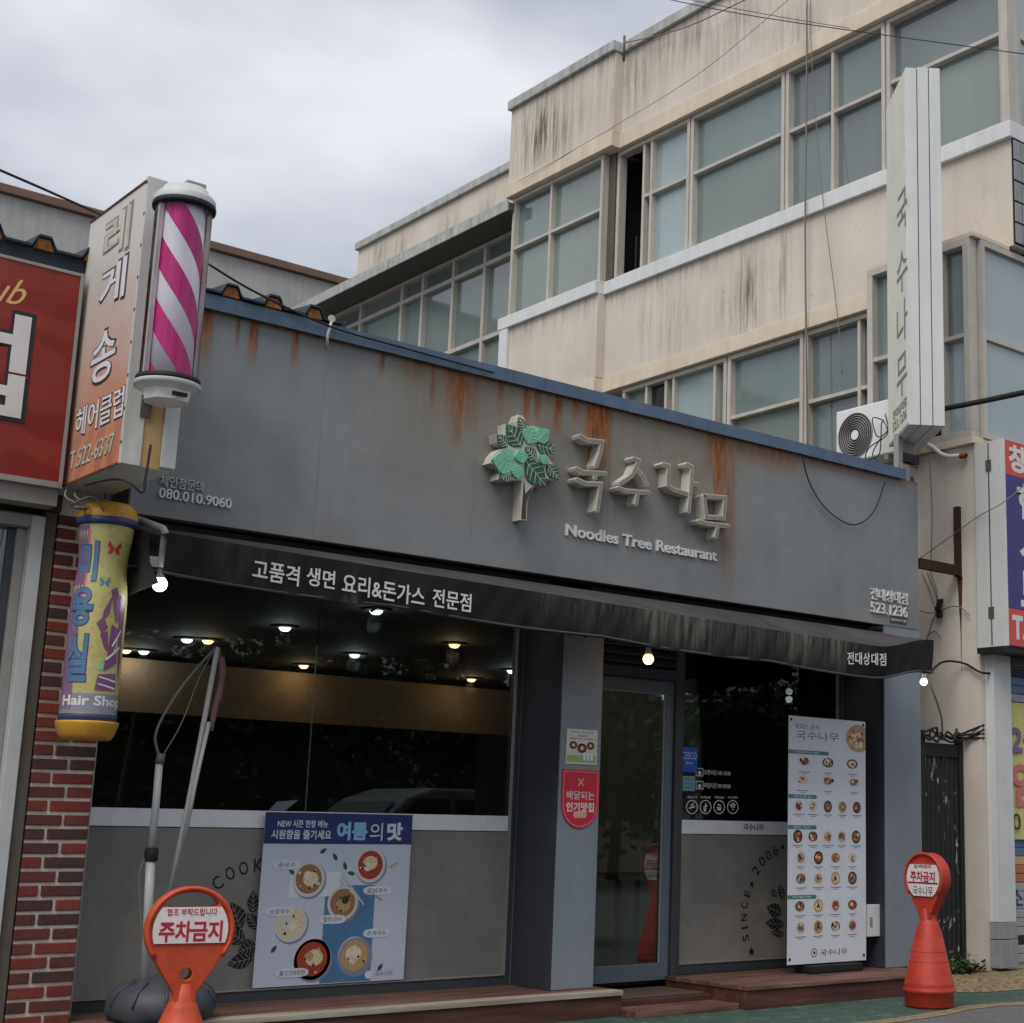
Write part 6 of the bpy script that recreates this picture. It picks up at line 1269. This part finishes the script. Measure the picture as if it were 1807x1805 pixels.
    # ceiling downlights inside
    spots = [(330, 1128, 0, 'first cool downlight left of the leaning pole top'), (367, 1130, 1, 'warm downlight beside the leaning pole top'), (222, 1147, 1, 'warm downlight next to the yellow column sign'), (254, 1149, 0, 'cool downlight next to the yellow column sign'), (503, 1107, 0, 'cool downlight below the awning lettering, centre left'), (536, 1174, 1, 'warm downlight over the cream panel, centre left'), (626, 1155, 0, 'cool downlight in the middle of the big window'), (664, 1077, 0, 'nearest cool downlight just under the valance'), (802, 1137, 1, 'warm downlight right of centre in the big window'), (832, 1198, 1, 'farthest warm downlight low right in the big window'), (903, 1183, 0, 'cool downlight at the right jamb of the big window')]
    for px, py, wm, lb in spots:
        p = at(px, py, 'z', 2.855); t = thing('downlight', lb, 'lamp', p); b = MB(); b.lathe(p, [(0, -.034), (.03, -.028), (.046, -.012), (.05, 0), (0, 0)], 18); b.build('lens', 'lamp_warm' if wm else 'lamp_cool', t)
        b = MB(); b.lathe(p, [(.052, -.004), (.11, -.002), (.12, .012), (0, .02)], 24); b.build('trim', 'black_metal', t); ld = bpy.data.lights.new('downlight_glow', 'POINT'); ld.energy = 0.9; ld.shadow_soft_size = .06; ld.color = (1, .72, .42) if wm else (.85, .95, 1); lo = bpy.data.objects.new('downlight_glow', ld); COL.objects.link(lo); lo.location = p - UZ * .1; adopt(lo, t)
    p = at(1278, 1232, 'y', 12.5); t = thing('downlight', 'single cool lamp deep inside the right window', 'lamp', p); b = MB(); b.lathe(p, [(0, -.045), (.04, -.038), (.066, -.015), (.07, 0), (0, 0)], 18); b.build('lens', 'lamp_cool', t); b = MB(); b.box(p.x + .05, p.x + .5, p.y - .03, p.y + .03, p.z, p.z + .03); b.build('track', 'alu_brown', t)
    # tables and chairs dimly seen inside
    for i, (x, y) in enumerate(((4.6, 11.2), (6.0, 11.4), (5.0, 13.2), (9.2, 11.3))):
        t = thing('dining_table', ['dark table nearest the left window, dim inside', 'dark table behind the big window centre, dim inside', 'dark table at the back of the dim room', 'dark table dim behind the right window'][i], 'table', (x, y, .16)); MB().box(x - .4, x + .4, y - .35, y + .35, .86, .9).build('top', 'trunk_brown', t)
        for sx in (-1, 1):
            for sy in (-1, 1): MB().box(x + sx * .36 - .02, x + sx * .36 + .02, y + sy * .3 - .02, y + sy * .3 + .02, .16, .86).build('leg', 'black_metal', t)
street_things()

def wires():
    def w(name, pts, r, m_, label):
        b = MB(); b.tube(curve([Vector(p) for p in pts], 6), r, 5); tag(b.build(name, m_), label, 'cable')
    A = at
    w('overhead_wire', [A(1120, -15, 'y', 9.0), A(1340, 30, 'y', 8.0), A(1820, 97, 'y', 6.0)], .004, 'wire_black', 'thin overhead wire crossing the top right windows')
    w('overhead_wire', [A(1160, -12, 'y', 9.4), A(1345, 24, 'y', 8.4), A(1500, 50, 'y', 7.6)], .003, 'wire_black', 'fainter overhead wire just above its twin at the top')
    w('facade_cable', [A(1424, -10, 'x', 11.93), A(1423, 200, 'x', 11.93), A(1421, 380, 'x', 11.9), A(1422, 560, 'x', 11.93), A(1425, 800, 'x', 11.93)], .011, 'wire_grey', 'thick grey cable running straight down the beige facade')
    w('facade_cable', [A(1430, -10, 'x', 11.93), A(1432, 100, 'x', 11.93), A(1450, 330, 'x', 11.9), A(1476, 540, 'x', 11.93), A(1486, 660, 'x', 11.93)], .005, 'wire_grey', 'thin cable slanting down right beside the thick facade cable')
    w('facade_cable', [A(1104, 75, 'x', 11.9), A(1170, 60, 'x', 11.9), A(1230, 40, 'x', 11.9), A(1330, -8, 'x', 11.9)], .008, 'wire_grey', 'cable looping under the parapet coping')
    w('facade_cable', [A(915, 320, 'x', 11.8), A(1080, 225, 'x', 11.85), A(1240, 125, 'x', 11.9), A(1400, -8, 'x', 11.9)], .004, 'wire_grey', 'very thin wire drawn diagonally across the parapet')
    w('roof_cable', [A(-10, 296, 'y', 8.2), A(80, 335, 'y', 8.4), A(176, 378, 'y', 8.7)], .008, 'wire_black', 'black cable running down to the peach sign top at left')
    w('roof_cable', [A(368, 466, 'y', 8.9), A(450, 515, 'y', 8.95), A(580, 575, 'y', 9.0), A(720, 616, 'y', 9.02), A(872, 658, 'y', 9.03)], .008, 'wire_black', 'black cable sagging from the barber pole to the roof flashing')
    w('power_cable', [A(1664, 722, 'y', 8.75), A(1735, 708, 'y', 8.3), A(1830, 688, 'y', 7.6)], .028, 'wire_black', 'thick black power cable from the blade sign to the right')
    w('board_cable', [A(1416, 808, 'y', 9.02), A(1430, 855, 'y', 9.06), A(1460, 900, 'y', 9.07), A(1505, 926, 'y', 9.07), A(1540, 905, 'y', 9.07), A(1562, 850, 'y', 9.05)], .006, 'wire_black', 'black cable loop drooping on the sign board at right')
    w('wall_cable', [A(1622, 986, 'x', 11.36), A(1680, 945, 'x', 11.36), A(1725, 912, 'x', 11.36), A(1768, 888, 'y', 8.5), A(1815, 850, 'y', 8.5)], .005, 'wire_grey', 'thin grey wire rising across the beige wall to the boxed sign')
    w('wall_cable', [A(1640, 815, 'x', 11.39), A(1645, 900, 'x', 11.39), A(1642, 1010, 'x', 11.39)], .005, 'wire_grey', 'thin vertical wire on the beige wall below the blade sign')
    # small mast on the parapet
    p = A(1101, 96, 'x', 11.85); b = MB(); b.tube([p - UZ * .1, p + UZ * .12, p + UZ * .28], .018, 6); tag(b.build('parapet_mast', 'alu_brown'), 'short grey mast at the parapet corner', 'mast')
wires()

def plants():
    t = thing('weed_clump', 'small green weeds growing at the foot of the black gate', 'weeds', (11.15, 8.95, .1))
    for nm, n_, m_ in (('leaves', 420, 'weed'),):
        b = MB()
        for i in range(n_):
            x = 10.85 + RNG.rand() * .5; y = 8.82 + RNG.rand() * .24; h = .05 + RNG.rand() ** 2 * .16 * (1 - abs(x - 11.05)); L_ = .03 + RNG.rand() * .04
            a = RNG.rand() * 6.28; d = Vector((math.cos(a), math.sin(a), RNG.uniform(-.3, .7))) * L_; s = Vector((-math.sin(a), math.cos(a), RNG.uniform(-.3, .3))) * L_ * .4; c = Vector((x, y, .11 + h * RNG.rand()))
            b.add([c, c + d * .5 + s, c + d, c + d * .5 - s], [(0, 1, 2, 3)])
        struct(b.build(nm, m_, t), 'stuff')
    b = MB()
    for i in range(9): x = 10.9 + .045 * i; b.tube([(x, 8.95, .1), (x + RNG.uniform(-.03, .03), 8.94, .2 + RNG.rand() * .06)], .003, 4)
    struct(b.build('stems', 'weed', t), 'stuff')
plants()

# ------------------------------------------------------------------ far side of the street (seen in the shop glass)
def far_side():
    def tree(label, x, y, h, r):
        t = thing('street_tree', label, 'tree', (x, y, 0), 'street trees mirrored in the shop glass')
        b = MB(); b.tube(curve([(x, y, 0), (x + .1, y, h * .25), (x - .05, y + .05, h * .55), (x, y, h * .9)]), .16, 8, r2=.03)
        for k in range(7):
            a = k * .9; z = h * (.22 + .08 * k); b.tube([(x, y, z), (x + math.cos(a) * r * .4, y + math.sin(a) * r * .4, z + r * .3), (x + math.cos(a) * r * .75, y + math.sin(a) * r * .75, z + r * .5)], .05, 5, r2=.012)
        b.build('trunk', 'bark', t)
        n = 5200; c = RNG.normal(size=(60, 3)); c /= np.linalg.norm(c, axis=1)[:, None]; c *= (RNG.rand(60, 1) ** .5)
        cl = c * np.array([r, r, h * .4]) + np.array([x, y, h * .56]); idx = RNG.randint(0, 60, n)
        P = cl[idx] + RNG.normal(size=(n, 3)) * r * .2; D = RNG.normal(size=(n, 3)); D /= np.linalg.norm(D, axis=1)[:, None]; Q = np.cross(D, RNG.normal(size=(n, 3))); Q /= np.linalg.norm(Q, axis=1)[:, None]; L_ = RNG.uniform(.1, .2, (n, 1))
        V = np.stack([P, P + D * L_ + Q * L_ * .5, P + D * L_ * 2, P + D * L_ - Q * L_ * .5], 1).reshape(-1, 3)
        b = MB(); b.v = [tuple(v) for v in V]; b.f = [(4 * i, 4 * i + 1, 4 * i + 2, 4 * i + 3) for i in range(n)]; b.mi = [0] * n; b.sm = [False] * n
        struct(b.build('crown', 'tree_leaf', t), 'stuff')
    lb = ['first leafy street tree mirrored in the shop glass, far left', 'second leafy street tree mirrored in the shop glass', 'third leafy street tree mirrored in the shop glass', 'fourth leafy street tree mirrored in the shop glass', 'fifth leafy street tree mirrored in the shop glass', 'sixth leafy street tree mirrored in the shop glass, far right']
    for i, x in enumerate((6.5, 10.5, 14.8, 19, 23.4, 28)): tree(lb[i], x, -9.5 + RNG.uniform(-.8, .8), RNG.uniform(5.6, 6.6), RNG.uniform(2.3, 2.7))
    t = thing('far_building', 'low cream building across the street mirrored in the glass', 'building', (20, -17, 0))
    MB().box(-4, 44, -21, -15, 0, 4.6).build('wall', 'house_cream', t); MB().box(-4.3, 44.3, -21.3, -14.6, 4.61, 4.9).build('roof', 'roof_slate', t)
    for i in range(9): MB().box(-2 + i * 5, .6 + i * 5, -14.99, -14.94, 1.0, 2.6).build('window', 'pane_slate', t)
    # parked car just outside the picture, its roof shows in the window glass
    t = thing('parked_car', 'dark parked car mirrored in the lower window glass', 'car', (8.8, 4.0, 0)); y0, y1, x0 = 3.2, 4.9, 7.0
    KZ = 1.13
    prof = [(0, .35), (.02, .62), (.35, .78), (1.05, .86), (1.3, .9), (3.35, .93), (3.9, .9), (4.15, .8), (4.2, .5), (4.15, .3), (3.7, .22), (.4, .22)]
    b = MB(); b.prism([(x0 + px, y0, z * KZ) for px, z in prof], (0, y1 - y0, 0)); b.build('body', 'car_paint', t, .05)
    a = [(1.0, .88), (1.75, 1.4), (2.1, 1.5), (2.9, 1.5), (3.3, 1.42), (3.95, .91)]; vs = []; k = len(a)
    for s_, ins in ((0, 0), (1, 0)):
        for px, z in a: q = .14 * (z - .88) / .62; vs.append((x0 + px, (y0 + .04 + q) if s_ == 0 else (y1 - .04 - q), z * KZ))
    b = MB(); b.add(vs, [tuple(range(k))[::-1], tuple(range(k, 2 * k))] + [(i, i + 1, i + 1 + k, i + k) for i in range(k - 1)]); b.build('cabin', 'car_paint', t, .03)
    for s_, yy in ((0, y0 + .035), (1, y1 - .035)):
        for w0, w1, u0, u1 in ((1.35, 2.25, 1.85, 2.27), (2.35, 3.45, 2.35, 3.0)):
            q0, q1 = .06, .128; d = 1 if s_ == 0 else -1; b = MB(); b.prism([(x0 + w0, yy + d * (q0 - .06), 1.1), (x0 + w1, yy + d * (q0 - .06), 1.1), (x0 + u1, yy + d * (q1 - .04), 1.58), (x0 + u0, yy + d * (q1 - .04), 1.58)], (0, d * .004, 0)); b.build('side_window', 'car_window', t)
    b = MB(); b.prism([(x0 + 1.1, y0 + .16, 1.08), (x0 + 1.1, y1 - .16, 1.08), (x0 + 1.66, y1 - .24, 1.54), (x0 + 1.66, y0 + .24, 1.54)], (-.006, 0, .008)); b.build('windscreen', 'car_window', t)
    for wx in (.8, 3.4):
        for yy in (y0 + .02, y1 - .2): b = MB(); b.lathe((x0 + wx, yy, .31), [(0, 0), (.2, 0), (.3, .01), (.31, .05), (.31, .13), (.3, .17), (0, .18)], 24, axis=(0, 1, 0)); wh = b.build('wheel', 'black_rubber', t)
    for yy in (y0 + .2, y1 - .5): MB().box(x0 - .004, x0 + .1, yy, yy + .3, .6, .7).build('headlight', 'white_plastic', t)
far_side()
